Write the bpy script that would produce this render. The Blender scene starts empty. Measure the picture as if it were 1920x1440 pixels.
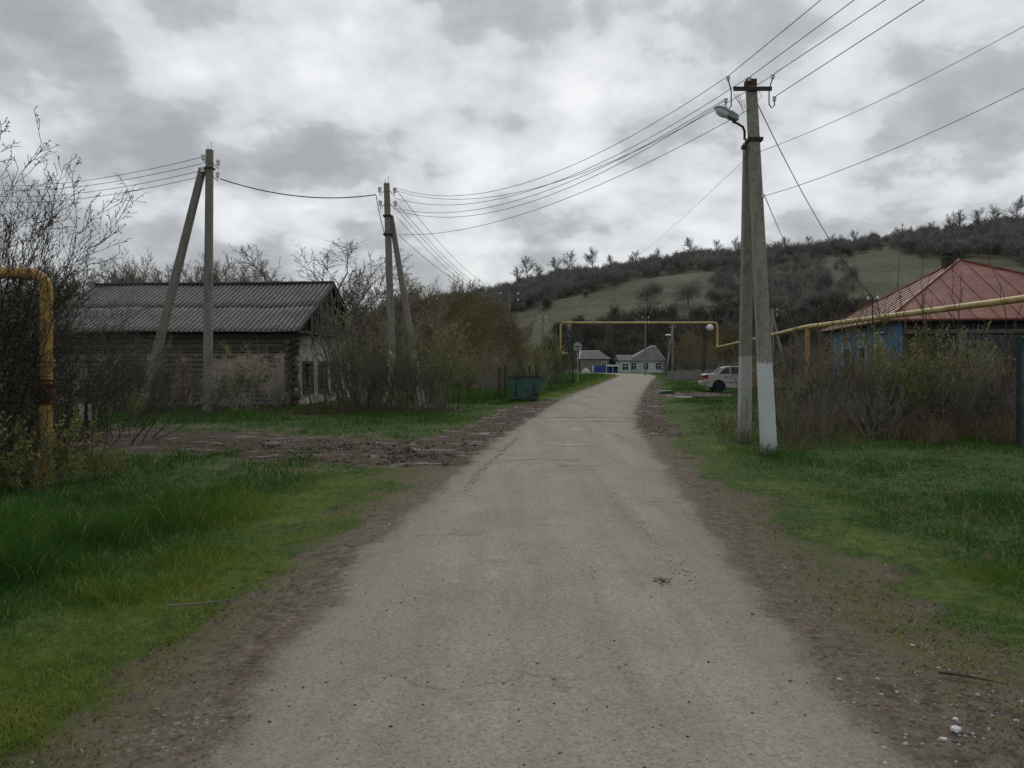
import bpy, bmesh, math, random
import numpy as np
from mathutils import Vector, Matrix
rnd = random.Random(7)
R = math.radians
sc = bpy.context.scene
col = sc.collection
EYE = 1.6; F = 1423.0; HY = 682.0

# ------------------------------------------------------------------ helpers
def at(px, py, Y):
    return Vector(((px-960)/F*Y, Y, EYE-(py-HY)/F*Y))
def tag(o, label=None, cat=None, group=None, kind=None):
    if label: o['label'] = label
    if cat: o['category'] = cat
    if group: o['group'] = group
    if kind: o['kind'] = kind
    return o
def empty(name, loc, rz=0, label=None, cat=None, group=None):
    o = bpy.data.objects.new(name, None); col.objects.link(o)
    o.location = loc; o.rotation_euler = (0, 0, rz); o.empty_display_size = .2
    return tag(o, label, cat, group)
def copy_tree(o, parent=None):
    c = o.copy(); col.objects.link(c); c.parent = parent
    for ch in o.children: copy_tree(ch, c)
    return c

class MB:
    """collects shapes, links them as ONE mesh object"""
    def __init__(s): s.v = []; s.f = []
    def add(s, vs, fs):
        b = len(s.v); s.v += [tuple(v) for v in vs]; s.f += [tuple(i+b for i in f) for f in fs]; return s
    def box(s, x0, x1, y0, y1, z0, z1, M=None):
        vs = [Vector(p) for p in ((x0,y0,z0),(x1,y0,z0),(x1,y1,z0),(x0,y1,z0),(x0,y0,z1),(x1,y0,z1),(x1,y1,z1),(x0,y1,z1))]
        if M is not None: vs = [M @ v for v in vs]
        return s.add(vs, [(3,2,1,0),(4,5,6,7),(0,1,5,4),(1,2,6,5),(2,3,7,6),(3,0,4,7)])
    def tube(s, pts, r, n=8, cap=True):
        pts = [Vector(p) for p in pts]; rs = r if isinstance(r, (list, tuple)) else [r]*len(pts)
        t0 = (pts[1]-pts[0]).normalized()
        a = t0.cross(Vector((0,0,1)));
        if a.length < .05: a = t0.cross(Vector((1,0,0)))
        a.normalize(); vs = []
        for i, p in enumerate(pts):
            t = (pts[min(i+1,len(pts)-1)]-pts[max(i-1,0)]).normalized()
            a = (a - t*a.dot(t)).normalized(); b = t.cross(a)
            for k in range(n):
                q = 2*math.pi*k/n; vs.append(p + (a*math.cos(q)+b*math.sin(q))*rs[i])
        fs = [(i*n+k, i*n+(k+1)%n, (i+1)*n+(k+1)%n, (i+1)*n+k) for i in range(len(pts)-1) for k in range(n)]
        if cap: fs += [tuple(range(n-1,-1,-1)), tuple((len(pts)-1)*n+k for k in range(n))]
        return s.add(vs, fs)
    def beam(s, p, q, w0, w1, d0=None, d1=None, side=Vector((1,0,0))):
        """tapered chamfered concrete post"""
        p = Vector(p); q = Vector(q); t = (q-p).normalized(); a = (side-t*side.dot(t)).normalized(); b = t.cross(a)
        d0 = d0 or w0; d1 = d1 or w1; vs = []
        N = 6
        for i in range(N+1):
            f = i/N; c = p.lerp(q, f); w = w0+(w1-w0)*f; d = d0+(d1-d0)*f; k = .78
            for (x, y) in ((-1,-k),(-k,-1),(k,-1),(1,-k),(1,k),(k,1),(-k,1),(-1,k)):
                vs.append(c + a*x*w/2 + b*y*d/2)
        fs = [(i*8+k, i*8+(k+1)%8, (i+1)*8+(k+1)%8, (i+1)*8+k) for i in range(N) for k in range(8)]
        fs += [tuple(range(7,-1,-1)), tuple(N*8+k for k in range(8))]
        return s.add(vs, fs)
    def lathe(s, prof, n=12, M=None):
        vs = []
        for (r, z) in prof:
            for k in range(n):
                q = 2*math.pi*k/n; v = Vector((r*math.cos(q), r*math.sin(q), z)); vs.append(M @ v if M is not None else v)
        m = len(prof)
        fs = [(i*n+k, i*n+(k+1)%n, (i+1)*n+(k+1)%n, (i+1)*n+k) for i in range(m-1) for k in range(n)]
        fs += [tuple(range(n-1,-1,-1)), tuple((m-1)*n+k for k in range(n))]
        return s.add(vs, fs)
    def prism(s, poly, y0, y1, M=None):
        """poly in (x,z), extruded along y"""
        n = len(poly); vs = [Vector((x, y0, z)) for x, z in poly]+[Vector((x, y1, z)) for x, z in poly]
        if M is not None: vs = [M @ v for v in vs]
        return s.add(vs, [tuple(range(n)), tuple(range(2*n-1, n-1, -1))]+[(i+n, (i+1)%n+n, (i+1)%n, i) for i in range(n)])
    def build(s, name, mat, parent=None, smooth=False, bevel=0):
        me = bpy.data.meshes.new(name); me.from_pydata(s.v, [], s.f); me.validate()
        bm = bmesh.new(); bm.from_mesh(me); bmesh.ops.recalc_face_normals(bm, faces=bm.faces); bm.to_mesh(me); bm.free()
        me.materials.append(mat)
        if smooth:
            me.polygons.foreach_set('use_smooth', [True]*len(me.polygons))
            try: me.set_sharp_from_angle(angle=R(42))
            except Exception: pass
        o = bpy.data.objects.new(name, me); col.objects.link(o)
        if parent: o.parent = parent
        if bevel:
            b = o.modifiers.new('bevel', 'BEVEL'); b.width = bevel; b.segments = 2; b.limit_method = 'ANGLE'; b.angle_limit = R(30)
        return o

def np_mesh(name, verts, tris, mat, attrs=None, smooth=False, quads=False):
    me = bpy.data.meshes.new(name); k = 4 if quads else 3
    nv, nf = len(verts), len(tris)
    me.vertices.add(nv); me.vertices.foreach_set('co', np.ascontiguousarray(verts, np.float32).ravel())
    me.loops.add(nf*k); me.loops.foreach_set('vertex_index', np.ascontiguousarray(tris, np.int32).ravel())
    me.polygons.add(nf); me.polygons.foreach_set('loop_start', np.arange(0, nf*k, k, dtype=np.int32))
    try: me.polygons.foreach_set('loop_total', np.full(nf, k, np.int32))
    except Exception: pass
    me.update(calc_edges=True)
    if smooth: me.polygons.foreach_set('use_smooth', np.ones(nf, bool))
    for an, av in (attrs or {}).items():
        a = me.attributes.new(an, 'FLOAT', 'POINT'); a.data.foreach_set('value', np.ascontiguousarray(av, np.float32))
    me.materials.append(mat)
    return me
def link(name, me, parent=None):
    o = bpy.data.objects.new(name, me); col.objects.link(o)
    if parent: o.parent = parent
    return o

# ------------------------------------------------------------------ noise (numpy)
_rs = np.random.RandomState(3); _perm = _rs.rand(256, 256).astype(np.float32)
def vnoise(x, y):
    xi = np.floor(x).astype(np.int64); yi = np.floor(y).astype(np.int64); fx = x-xi; fy = y-yi
    fx = fx*fx*(3-2*fx); fy = fy*fy*(3-2*fy)
    g = lambda i, j: _perm[(xi+i) & 255, (yi+j) & 255]
    return (g(0,0)*(1-fx)+g(1,0)*fx)*(1-fy)+(g(0,1)*(1-fx)+g(1,1)*fx)*fy
def fbm(x, y, o=4):
    s = 0; a = .5; t = 0
    for i in range(o):
        s = s+a*vnoise(x+17.3*i, y+9.1*i); t += a; x = x*2.03; y = y*2.03; a *= .5
    return s/t
def sstep(a, b, x):
    t = np.clip((x-a)/(b-a), 0, 1); return t*t*(3-2*t)

# ------------------------------------------------------------------ road + terrain
RC = [(.1,-60,1.42),(.1,-20,1.42),(.16,0,1.42),(.2,4.4,1.43),(.36,7.2,1.52),(.7,10.4,1.52),(1.0,13.6,1.54),(2.2,23,1.5),(4.9,39,1.75),
      (10.6,69,2.0),(15.6,95,2.3),(17.7,110,2.5),(17.3,121,2.5),(13,130,2.4),(4,136,2.4),(-20,142,2.4),(-60,146,2.4)]
def catmull(P, n=24):
    out = []
    P = [np.array(p, float) for p in P]
    for i in range(1, len(P)-2):
        for k in range(n):
            t = k/n; a, b, c, d = P[i-1], P[i], P[i+1], P[i+2]
            out.append(.5*((2*b)+(-a+c)*t+(2*a-5*b+4*c-d)*t*t+(-a+3*b-3*c+d)*t**3))
    return np.array(out)
RP = catmull(RC)
def road_sd(x, y):
    """signed distance to the road's edge and side (-1 left)"""
    x = np.asarray(x, float).ravel(); y = np.asarray(y, float).ravel()
    d = np.full(len(x), 900.); side = np.ones(len(x)); m = (np.hypot(x, y) < 230); idx = np.nonzero(m)[0]
    T = np.gradient(RP[:, :2], axis=0)
    for s in range(0, len(idx), 20000):
        q = idx[s:s+20000]; dx = x[q, None]-RP[None, :, 0]; dy = y[q, None]-RP[None, :, 1]
        dd = np.hypot(dx, dy)-RP[None, :, 2]; j = dd.argmin(1); a = np.arange(len(q))
        d[q] = dd[a, j]; side[q] = np.sign(T[j, 1]*dx[a, j]-T[j, 0]*dy[a, j])
    return d, side
def pl_dist(x, y, P):
    d = np.full(len(x), 1e3)
    for (a, b) in zip(P[:-1], P[1:]):
        ax, ay = a; bx, by = b; L = (bx-ax)**2+(by-ay)**2
        t = np.clip(((x-ax)*(bx-ax)+(y-ay)*(by-ay))/L, 0, 1)
        d = np.minimum(d, np.hypot(x-ax-t*(bx-ax), y-ay-t*(by-ay)))
    return d
RIDGE = [(-3000,640),(-400,655),(300,640),(600,615),(760,588),(930,556),(1100,518),(1300,490),(1450,476),(1650,452),(1800,442),(1920,425),(2200,400),(3500,420),(6000,560)]
def hill(x, y):
    y_ = np.maximum(y, 1.); t = x/y_*F+960
    H = (HY-np.interp(t, [r[0] for r in RIDGE], [r[1] for r in RIDGE]))/F*420+1.6
    s = np.clip((y_-168)/(420-168), 0, 1); prof = s**1.25*(1-.28*s)/.72
    h = H*prof + np.where(y_ > 420, -(y_-420)*.05, 0)
    h = h + (fbm(x*.012, y*.012, 4)-.5)*9*sstep(180, 300, y_)*np.clip(H/40, 0, 1)
    return np.where(y > 168, np.maximum(h, 0), 0)
TRACK = [(-16,18.6),(-9.8,17.2),(-6.4,16.2),(-3.6,14.8),(-1.4,13.6),(0.2,13.2)]
SPUR = [(5.6,36),(9,40),(14,42),(22,43)]
def masks(x, y):
    sh = np.shape(x); x = np.asarray(x, float).ravel(); y = np.asarray(y, float).ravel()
    sd, side = road_sd(x, y)
    n1 = fbm(x*1.3+5, y*1.3, 4); n2 = fbm(x*.45+31, y*.45, 3); n3 = fbm(x*4+3, y*4, 3)
    # bare margin width on each side
    wl = .80+.9*(n2-.5)+1.7*(n1-.5); wr = .56+.9*(n2-.5)+1.5*(n1-.5)
    w = np.where(side < 0, wl, wr)
    w = w*np.interp(y, [0,14,30,60,110], [1,1,.75,.45,.4])
    # near right corner the bare ground widens
    w = w+np.where(side > 0, np.interp(y, [1,3,5,8], [1.2,.8,.3,.0]), np.interp(y, [1,2.5,5], [.55,.3,0]))
    grass = sstep(-.50, .42, sd-w)
    tr = pl_dist(x, y, TRACK); sp = pl_dist(x, y, SPUR)
    mt = sstep(2.2, 1.2, tr+.9*(n1-.5)+.4*(n3-.5))*sstep(-13, -8, x)
    ms = sstep(2.6, 1.6, sp+1.6*(n1-.5))
    ml = ((side < 0)*sstep(1.3, .5, np.abs(sd-.6)+.9*(n1-.5))*sstep(14, 17, y)*sstep(36, 30, y))
    mr = ((side > 0)*sstep(1.0, .3, np.abs(sd-.35)+.9*(n1-.5))*sstep(14, 19, y)*sstep(85, 60, y))
    mud = np.clip(np.maximum.reduce([mt, ms*.9, ml, mr*.8]), 0, 1)
    rug = np.clip(np.maximum.reduce([1.0*sstep(2.3, 1.2, pl_dist(x, y, [(-4.6,14.6),(-1.8,13.6)])+.7*(n1-.5)), ms, ml*.9, mr*.8]), 0, 1.5)
    thin = sstep(3.8, 2.7, tr+.8*(n1-.5))*.75
    grass = grass*(1-mud*sstep(.25, .6, mud))*(1-thin*sstep(.35, .6, n3))
    moss = sstep(1.9, .2, sd-w)*grass
    return [a.reshape(sh) for a in (sd, side, grass, mud, moss, rug, w)]
def height(x, y, full=True, mk=None):
    sh = np.shape(x); x = np.asarray(x, float).ravel(); y = np.asarray(y, float).ravel()
    h = hill(x, y)
    if mk is None: mk = masks(x, y)
    sd, side, grass, mud, moss, rug, w = [np.asarray(a).ravel() for a in mk]
    off = sstep(-.1, 1.2, sd)
    h = h+off*((fbm(x*.35, y*.35, 3)-.5)*.16)+np.where(sd < 0, np.clip(-sd, 0, 1.4)*.018, 0)-off*.03
    h = h+(fbm(x*3.1, y*3.1, 3)-.5)*.05*sstep(0, .5, sd)
    h = h+rug*((fbm(x*5.5+9, y*5.5, 4)-.5)*.07)
    h = h-np.exp(-(np.abs(pl_dist(x, y, TRACK)-.55)/.2)**2)*.07*sstep(-3, -5, x)
    h = h+sstep(.2, .9, grass)*.02
    return h.reshape(sh)
def gz(x, y): return float(height(np.array([x]), np.array([y]))[0])
def ray(px, py, y0=100, y1=700):
    """walks along a photo ray to the terrain"""
    Y = np.linspace(y0, y1, 900); X = (px-960)/F*Y; Z = EYE-(py-HY)/F*Y; H = hill(X, Y)
    k = np.nonzero(H >= Z)[0]
    if len(k) == 0: return None
    return (X[k[0]], Y[k[0]], H[k[0]])

# ------------------------------------------------------------------ materials
MATS = {}
class NT:
    def __init__(s, name):
        s.m = bpy.data.materials.new(name); s.m.use_nodes = True; s.t = s.m.node_tree; s.t.nodes.clear()
        s.out = s.t.nodes.new('ShaderNodeOutputMaterial'); s.p = s.t.nodes.new('ShaderNodeBsdfPrincipled')
        s.t.links.new(s.p.outputs[0], s.out.inputs[0]); s.p.inputs['Specular IOR Level'].default_value = .25
    def n(s, ty, **k):
        n = s.t.nodes.new('ShaderNode'+ty)
        for a, b in k.items(): setattr(n, a, b)
        return n
    def l(s, a, b): s.t.links.new(a, b)
    def coord(s, kind='Object'):
        return s.n('TexCoord').outputs[kind]
    def noise(s, scale, detail=4, rough=.6, vec=None, sc3=None):
        n = s.n('TexNoise'); n.inputs['Scale'].default_value = scale; n.inputs['Detail'].default_value = detail; n.inputs['Roughness'].default_value = rough
        v = vec or s.coord()
        if sc3:
            m = s.n('Mapping'); m.inputs['Scale'].default_value = sc3; s.l(v, m.inputs[0]); v = m.outputs[0]
        s.l(v, n.inputs['Vector']); return n.outputs['Fac']
    def ramp(s, fac, stops):
        r = s.n('ValToRGB'); e = r.color_ramp.elements
        while len(e) < len(stops): e.new(.5)
        for i, (p, c) in enumerate(stops):
            e[i].position = p; e[i].color = (*c, 1) if len(c) == 3 else c
        s.l(fac, r.inputs[0]); return r.outputs[0]
    def mr(s, fac, a, b, c=0., d=1.):
        r = s.n('MapRange'); r.clamp = True
        for i, v in enumerate((a, b, c, d)): r.inputs[i+1].default_value = v
        s.l(fac, r.inputs[0]); return r.outputs[0]
    def mix(s, fac, a, b, mode='MIX'):
        m = s.n('Mix', data_type='RGBA', blend_type=mode)
        for inp, v in ((m.inputs[0], fac), (m.inputs[6], a), (m.inputs[7], b)):
            if isinstance(v, (int, float)): inp.default_value = v
            elif isinstance(v, tuple): inp.default_value = (*v, 1)
            else: s.l(v, inp)
        return m.outputs[2]
    def math(s, op, a, b=0.):
        m = s.n('Math', operation=op)
        for inp, v in ((m.inputs[0], a), (m.inputs[1], b)):
            if isinstance(v, (int, float)): inp.default_value = v
            else: s.l(v, inp)
        return m.outputs[0]
    def attr(s, name):
        a = s.n('Attribute'); a.attribute_name = name; return a.outputs['Fac']
    def done(s, colr, rough=.8, bump=None, bs=.3, bd=.02, metal=0.):
        if isinstance(colr, tuple): s.p.inputs['Base Color'].default_value = (*colr, 1)
        else: s.l(colr, s.p.inputs['Base Color'])
        if isinstance(rough, (int, float)): s.p.inputs['Roughness'].default_value = rough
        else: s.l(rough, s.p.inputs['Roughness'])
        s.p.inputs['Metallic'].default_value = metal
        if bump is not None:
            b = s.n('Bump'); b.inputs['Strength'].default_value = bs; b.inputs['Distance'].default_value = bd
            s.l(bump, b.inputs['Height']); s.l(b.outputs[0], s.p.inputs['Normal'])
        return s.m
def simple(name, c1, c2, scale=8, rough=.75, bump=.3, sc3=None, metal=0., c3=None, lo=.35, hi=.65):
    t = NT(name); f = t.noise(scale, 5, .65, sc3=sc3)
    stops = [(lo, c1), (hi, c2)]
    c = t.ramp(f, stops)
    if c3:
        g = t.noise(scale*.31+.7, 4, .7, sc3=sc3); c = t.mix(t.mr(g, .52, .62), c, c3)
    return t.done(c, rough, f, bump, .01, metal)

def ground_mat():
    t = NT('ground'); P = t.coord('Object'); t.p.inputs['Specular IOR Level'].default_value = .12
    sd = t.attr('sd'); gr = t.attr('grass'); mud = t.attr('mud'); moss = t.attr('moss'); far = t.attr('far')
    nb = t.noise(1.1, 5, .6, P); nf = t.noise(9, 6, .7, P); nff = t.noise(60, 5, .75, P); n3 = t.noise(.35, 3, .5, P)
    nx = t.noise(190, 3, .7, P)
    # carriageway
    agg = t.n('TexVoronoi'); agg.inputs['Scale'].default_value = 75; t.l(P, agg.inputs['Vector'])
    agc = t.n('SeparateColor'); t.l(agg.outputs['Color'], agc.inputs[0])
    base = t.ramp(nb, [(.3, (.265,.257,.214)), (.5, (.310,.300,.250)), (.72, (.348,.337,.284))])
    rn3 = t.noise(1.1, 5, .65, P, sc3=(1.8, .16, 1))
    base = t.mix(t.mr(rn3, .42, .68), base, (.245,.235,.192))
    st = t.ramp(agc.outputs[0], [(0, (.62,.61,.61)), (.25, (.90,.89,.87)), (.6, (1.02,1,.98)), (.93, (1.10,1.10,1.09)), (1, (1.30,1.29,1.27))])
    road = t.mix(.85, base, st, 'MULTIPLY')
    road = t.mix(t.mr(nx, .3, .7, 0, .5), road, t.mix(1., road, (.62,.6,.58), 'MULTIPLY'))
    st2 = t.noise(2.6, 6, .7, P); road = t.mix(t.mr(st2, .56, .70, 0, .55), road, (.17,.158,.13)); road = t.mix(t.mr(t.noise(5.5, 6, .75, P), .60, .70, 0, .45), road, (.40,.385,.33))
    pit = t.n('TexVoronoi'); pit.inputs['Scale'].default_value = 9; t.l(P, pit.inputs['Vector'])
    pits = t.math('LESS_THAN', pit.outputs['Distance'], .06)
    road = t.mix(t.math('MULTIPLY', pits, .7), road, (.07,.06,.05))
    # cross cracks
    crk = t.n('TexVoronoi', feature='DISTANCE_TO_EDGE'); crk.inputs['Scale'].default_value = .42
    wv = t.n('Mapping'); wv.inputs['Scale'].default_value = (.35, 1, 1); dn = t.n('TexNoise'); dn.inputs['Scale'].default_value = 2.2; dn.inputs['Detail'].default_value = 6
    t.l(P, dn.inputs['Vector']); va = t.n('VectorMath', operation='MULTIPLY_ADD'); va.inputs[1].default_value = (.7,.7,0)
    t.l(dn.outputs['Color'], va.inputs[0]); t.l(P, va.inputs[2]); t.l(va.outputs[0], wv.inputs[0]); t.l(wv.outputs[0], crk.inputs['Vector'])
    ck = t.math('MULTIPLY', t.math('LESS_THAN', crk.outputs['Distance'], .0028), t.mr(t.noise(.5, 2, .5, P), .49, .57, 0, .5))
    road = t.mix(ck, road, (.06,.052,.045))
    # bare soil
    soil = t.ramp(nf, [(.32, (.055,.043,.032)), (.5, (.128,.104,.080)), (.68, (.215,.183,.147))])
    soil = t.mix(t.mr(nb, .45, .62, 0, .65), soil, (.135,.114,.088))
    soil = t.mix(t.mr(nff, .56, .66, 0, .7), soil, (.045,.035,.026))
    gv = t.n('TexVoronoi'); gv.inputs['Scale'].default_value = 70; t.l(P, gv.inputs['Vector']); gc = t.n('SeparateColor'); t.l(gv.outputs['Color'], gc.inputs[0])
    soil = t.mix(t.math('MULTIPLY', t.mr(gc.outputs[0], .88, .92, 0, .8), t.mr(nb, .5, .62)), soil, (.27,.25,.23))
    nc = t.noise(24, 5, .75, P)
    soil = t.mix(t.mr(nc, .54, .62, 0, .75), soil, (.035,.028,.018)); soil = t.mix(t.mr(nc, .42, .34, 0, .6), soil, (.25,.215,.17))
    thinmoss = t.mr(t.math('ADD', nf, t.math('MULTIPLY', nb, .6)), .72, .86)
    soil = t.mix(t.math('MULTIPLY', thinmoss, t.mr(sd, .2, .7, 0, .9)), soil, t.ramp(nc, [(.35, (.040,.042,.016)), (.6, (.105,.108,.038))]))
    # mud
    mc = t.ramp(nf, [(.32, (.024,.018,.013)), (.5, (.066,.048,.035)), (.62, (.115,.086,.064)), (.75, (.175,.150,.125))])
    # under grass
    gc1 = t.ramp(nf, [(.3, (.016,.030,.008)), (.5, (.036,.070,.014)), (.7, (.070,.105,.022))])
    gc1 = t.mix(t.math('MULTIPLY', moss, t.mr(nb, .45, .6, .08, .5)), gc1, t.ramp(nf, [(.3, (.07,.085,.02)), (.7, (.17,.20,.045))]))
    # far slopes
    fc = t.ramp(t.noise(.045, 5, .65, P), [(.3, (.050,.053,.031)), (.5, (.082,.079,.050)), (.7, (.112,.104,.070))])
    fc = t.mix(t.mr(t.noise(.35, 4, .75, P, sc3=(.5, 1, 1)), .52, .66, 0, .75), fc, (.036,.038,.022))
    fc = t.mix(t.mr(t.noise(.22, 5, .8, P, sc3=(.4, 1, 1)), .62, .68, 0, .6), fc, (.15,.14,.11))
    gc1 = t.mix(far, gc1, fc)
    edge = t.math('ADD', sd, t.math('MULTIPLY', t.math('SUBTRACT', nf, .5), .55))
    edge = t.math('ADD', edge, t.math('MULTIPLY', t.math('SUBTRACT', nb, .5), .7))
    edge = t.math('ADD', edge, t.math('MULTIPLY', t.math('SUBTRACT', nff, .5), .35))
    dust = t.mr(t.math('ADD', edge, t.math('MULTIPLY', nb, .3)), -.35, .25, 0, .55); road = t.mix(dust, road, t.mix(nf, (.115,.098,.077), (.235,.21,.172)))
    c = t.mix(t.mr(edge, -.05, .06), road, soil)
    gg = t.math('ADD', gr, t.math('MULTIPLY', t.math('SUBTRACT', nf, .5), 1.1))
    c = t.mix(t.mr(gg, .30, .62), c, gc1)
    mm = t.math('MULTIPLY', t.math('ADD', mud, t.math('MULTIPLY', t.math('SUBTRACT', nf, .5), .7)), t.mr(edge, -.05, .2))
    mmf = t.mr(mm, .3, .55); c = t.mix(mmf, c, mc)
    wet = t.math('MULTIPLY', mmf, t.mr(t.noise(1.6, 4, .6, P, sc3=(.45, 1.9, 1)), .56, .62))
    rough = t.math('SUBTRACT', .93, t.math('MULTIPLY', wet, .5))
    c = t.mix(t.math('MULTIPLY', wet, .6), c, (.13,.118,.105))
    hgt = t.math('ADD', t.math('MULTIPLY', nff, .5), t.math('ADD', t.math('MULTIPLY', nf, t.mr(edge, -.1, .4, .15, 2.2)), t.math('MULTIPLY', agc.outputs[0], .25)))
    hgt = t.math('MULTIPLY', hgt, t.math('SUBTRACT', 1., t.math('MULTIPLY', wet, .85)))
    return t.done(c, rough, hgt, .55, .016)

def concrete_mat(name, white_z=None, wcol=(.55,.57,.58), patchy=False, tone=1.):
    t = NT(name); P = t.coord('Object')
    f = t.noise(14, 6, .7, P); g = t.noise(2.2, 4, .6, P, sc3=(3, 3, .6))
    c = t.ramp(f, [(.3, tuple(v*tone for v in (.17,.158,.138))), (.5, tuple(v*tone for v in (.26,.243,.214))), (.7, tuple(v*tone for v in (.33,.31,.275)))])
    c = t.mix(t.mr(g, .52, .68, 0, .55), c, tuple(v*tone for v in (.13,.122,.107)))
    if white_z is not None:
        sx = t.n('SeparateXYZ'); t.l(P, sx.inputs[0])
        zz = t.math('ADD', sx.outputs[2], t.math('MULTIPLY', t.math('SUBTRACT', t.noise(11, 5, .7, P), .5), .22))
        m = t.mr(zz, white_z+.01, white_z-.01)
        if patchy: m = t.math('MULTIPLY', m, t.mr(t.noise(8, 5, .75, P, sc3=(1, 1, .45)), .40, .48))
        wc = t.mix(t.mr(t.noise(6, 5, .7, P), .45, .75, 0, .5), wcol, tuple(v*.72 for v in wcol))
        wc = t.mix(t.mr(sx.outputs[2], .35, 0, 0, .45), wc, (.2,.18,.15))
        c = t.mix(m, c, wc)
    return t.done(c, .9, f, .35, .01)
def attr_mat(name, stops, rough=.7, attrn='tint', trans=0.):
    t = NT(name); t.p.inputs['Specular IOR Level'].default_value = .06; c = t.ramp(t.attr(attrn), stops); m = t.done(c, rough)
    if trans: t.p.inputs['Subsurface Weight'].default_value = 0
    if trans:
        tr = t.n('BsdfTranslucent'); mx = t.n('MixShader'); mx.inputs[0].default_value = trans
        t.l(c, tr.inputs[0]); t.l(t.p.outputs[0], mx.inputs[1]); t.l(tr.outputs[0], mx.inputs[2]); t.l(mx.outputs[0], t.out.inputs[0])
    return m
def shade_mat(name, stops, rough=.9, scale=1.2):
    """bark / twig colours varied over the object and from object to object"""
    t = NT(name); o = t.n('ObjectInfo'); f = t.noise(scale, 3, .6); v = t.math('ADD', t.math('MULTIPLY', f, .55), t.math('MULTIPLY', o.outputs['Random'], .45))
    return t.done(t.ramp(v, stops), rough)

M = {}
M['ground'] = ground_mat()
M['concrete'] = concrete_mat('weathered_concrete')
M['concrete_white'] = concrete_mat('concrete_limewashed', 1.62)
M['concrete_white2'] = concrete_mat('concrete_limewashed_rough', 1.75, (.46,.46,.45))
M['concrete_flake'] = concrete_mat('concrete_flaking_lime', 2.05, (.50,.49,.46), True, .8)
M['concrete_dark'] = concrete_mat('dark_concrete', tone=.75)
M['steel'] = simple('dark_steel', (.018,.018,.02), (.045,.042,.042), 20, .55)
M['rust'] = simple('rusty_steel', (.045,.022,.014), (.12,.055,.03), 25, .85)
M['porcelain'] = simple('white_porcelain', (.55,.56,.57), (.7,.71,.72), 10, .25)
M['wire'] = simple('wire', (.022,.022,.024), (.04,.04,.042), 10, .6)
M['yellow'] = simple('yellow_pipe_paint', (.38,.245,.075), (.47,.315,.11), 3.5, .55, c3=(.27,.12,.035))
M['yellow_far'] = simple('pale_yellow_pipe_paint', (.40,.31,.11), (.48,.39,.16), 3.5, .5, c3=(.33,.22,.08))
M['green_post'] = simple('teal_post_paint', (.012,.024,.027), (.024,.044,.048), 6, .5)
M['alu'] = simple('grey_lamp_housing', (.20,.21,.22), (.27,.28,.29), 6, .45)
M['lampglass'] = simple('milky_lamp_glass', (.62,.64,.62), (.7,.72,.70), 3, .2)
M['bark'] = shade_mat('grey_brown_bark', [(.3, (.060,.050,.042)), (.5, (.115,.097,.080)), (.7, (.18,.158,.135))])
M['bark_dark'] = shade_mat('dark_bark', [(.3, (.018,.015,.014)), (.6, (.038,.031,.028)), (.8, (.06,.05,.042))])
M['bark_olive'] = shade_mat('olive_twigs', [(.3, (.085,.070,.038)), (.5, (.145,.120,.062)), (.7, (.20,.17,.088))])
M['bark_pale'] = shade_mat('pale_twigs', [(.3, (.10,.086,.070)), (.55, (.185,.163,.133)), (.75, (.30,.27,.225))])
M['leaf'] = attr_mat('spring_leaves', [(0, (.085,.095,.028)), (.5, (.19,.20,.060)), (1, (.33,.33,.13))], .6, trans=.35)
M['bud'] = attr_mat('buds', [(0, (.075,.068,.035)), (.6, (.17,.16,.08)), (1, (.30,.28,.16))], .7, trans=.25)
M['grass'] = attr_mat('grass_blades', [(0, (.022,.072,.014)), (.35, (.042,.112,.019)), (.65, (.092,.158,.024)), (.88, (.20,.245,.038)), (1, (.32,.29,.13))], .62, trans=.35)
M['drygrass'] = attr_mat('dry_grass', [(0, (.070,.048,.032)), (.5, (.165,.122,.082)), (1, (.30,.25,.175))], .8, trans=.2)
M['glass'] = simple('dark_window_glass', (.012,.014,.016), (.03,.034,.038), 2, .12, 0)
M['white_paint'] = simple('white_paint', (.55,.57,.58), (.68,.69,.69), 3, .7)
M['chrome'] = simple('grey_sheet_metal', (.30,.31,.32), (.38,.39,.40), 8, .4)

# ------------------------------------------------------------------ world, sun, camera
w = bpy.data.worlds.new("World"); sc.world = w; w.use_nodes = True
nt = w.node_tree; nt.nodes.clear()
SUN_EL, SUN_AZ = R(42), R(14)      # azimuth from +Y towards +X
def W(ty, **k):
    n = nt.nodes.new('ShaderNode'+ty)
    for a, b in k.items(): setattr(n, a, b)
    return n
L_ = nt.links.new
def WM(op, a, b=0., c=None):
    m = W('Math', operation=op)
    for i, v in enumerate((a, b, c)):
        if v is None: continue
        if isinstance(v, (int, float)): m.inputs[i].default_value = v
        else: L_(v, m.inputs[i])
    return m.outputs[0]
sky = W('TexSky'); sky.sky_type = 'NISHITA'; sky.sun_disc = False; sky.sun_elevation = SUN_EL; sky.sun_rotation = SUN_AZ
tc = W('TexCoord'); sep = W('SeparateXYZ'); L_(tc.outputs['Generated'], sep.inputs[0])
z = WM('MAXIMUM', sep.outputs[2], 0.); den = WM('ADD', z, .42)
cx = WM('DIVIDE', sep.outputs[0], den); cy = WM('DIVIDE', sep.outputs[1], den)
cmb = W('CombineXYZ'); L_(cx, cmb.inputs[0]); L_(cy, cmb.inputs[1]); cmb.inputs[2].default_value = 4.2
def WN(scale, detail, rough, dist=0., off=(0,0,0), lac=2.):
    n = W('TexNoise'); mp = W('Mapping'); mp.inputs['Location'].default_value = off
    L_(cmb.outputs[0], mp.inputs[0]); L_(mp.outputs[0], n.inputs['Vector'])
    n.inputs['Scale'].default_value = scale; n.inputs['Detail'].default_value = detail; n.inputs['Roughness'].default_value = rough; n.inputs['Distortion'].default_value = dist
    return n.outputs['Fac']
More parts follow.
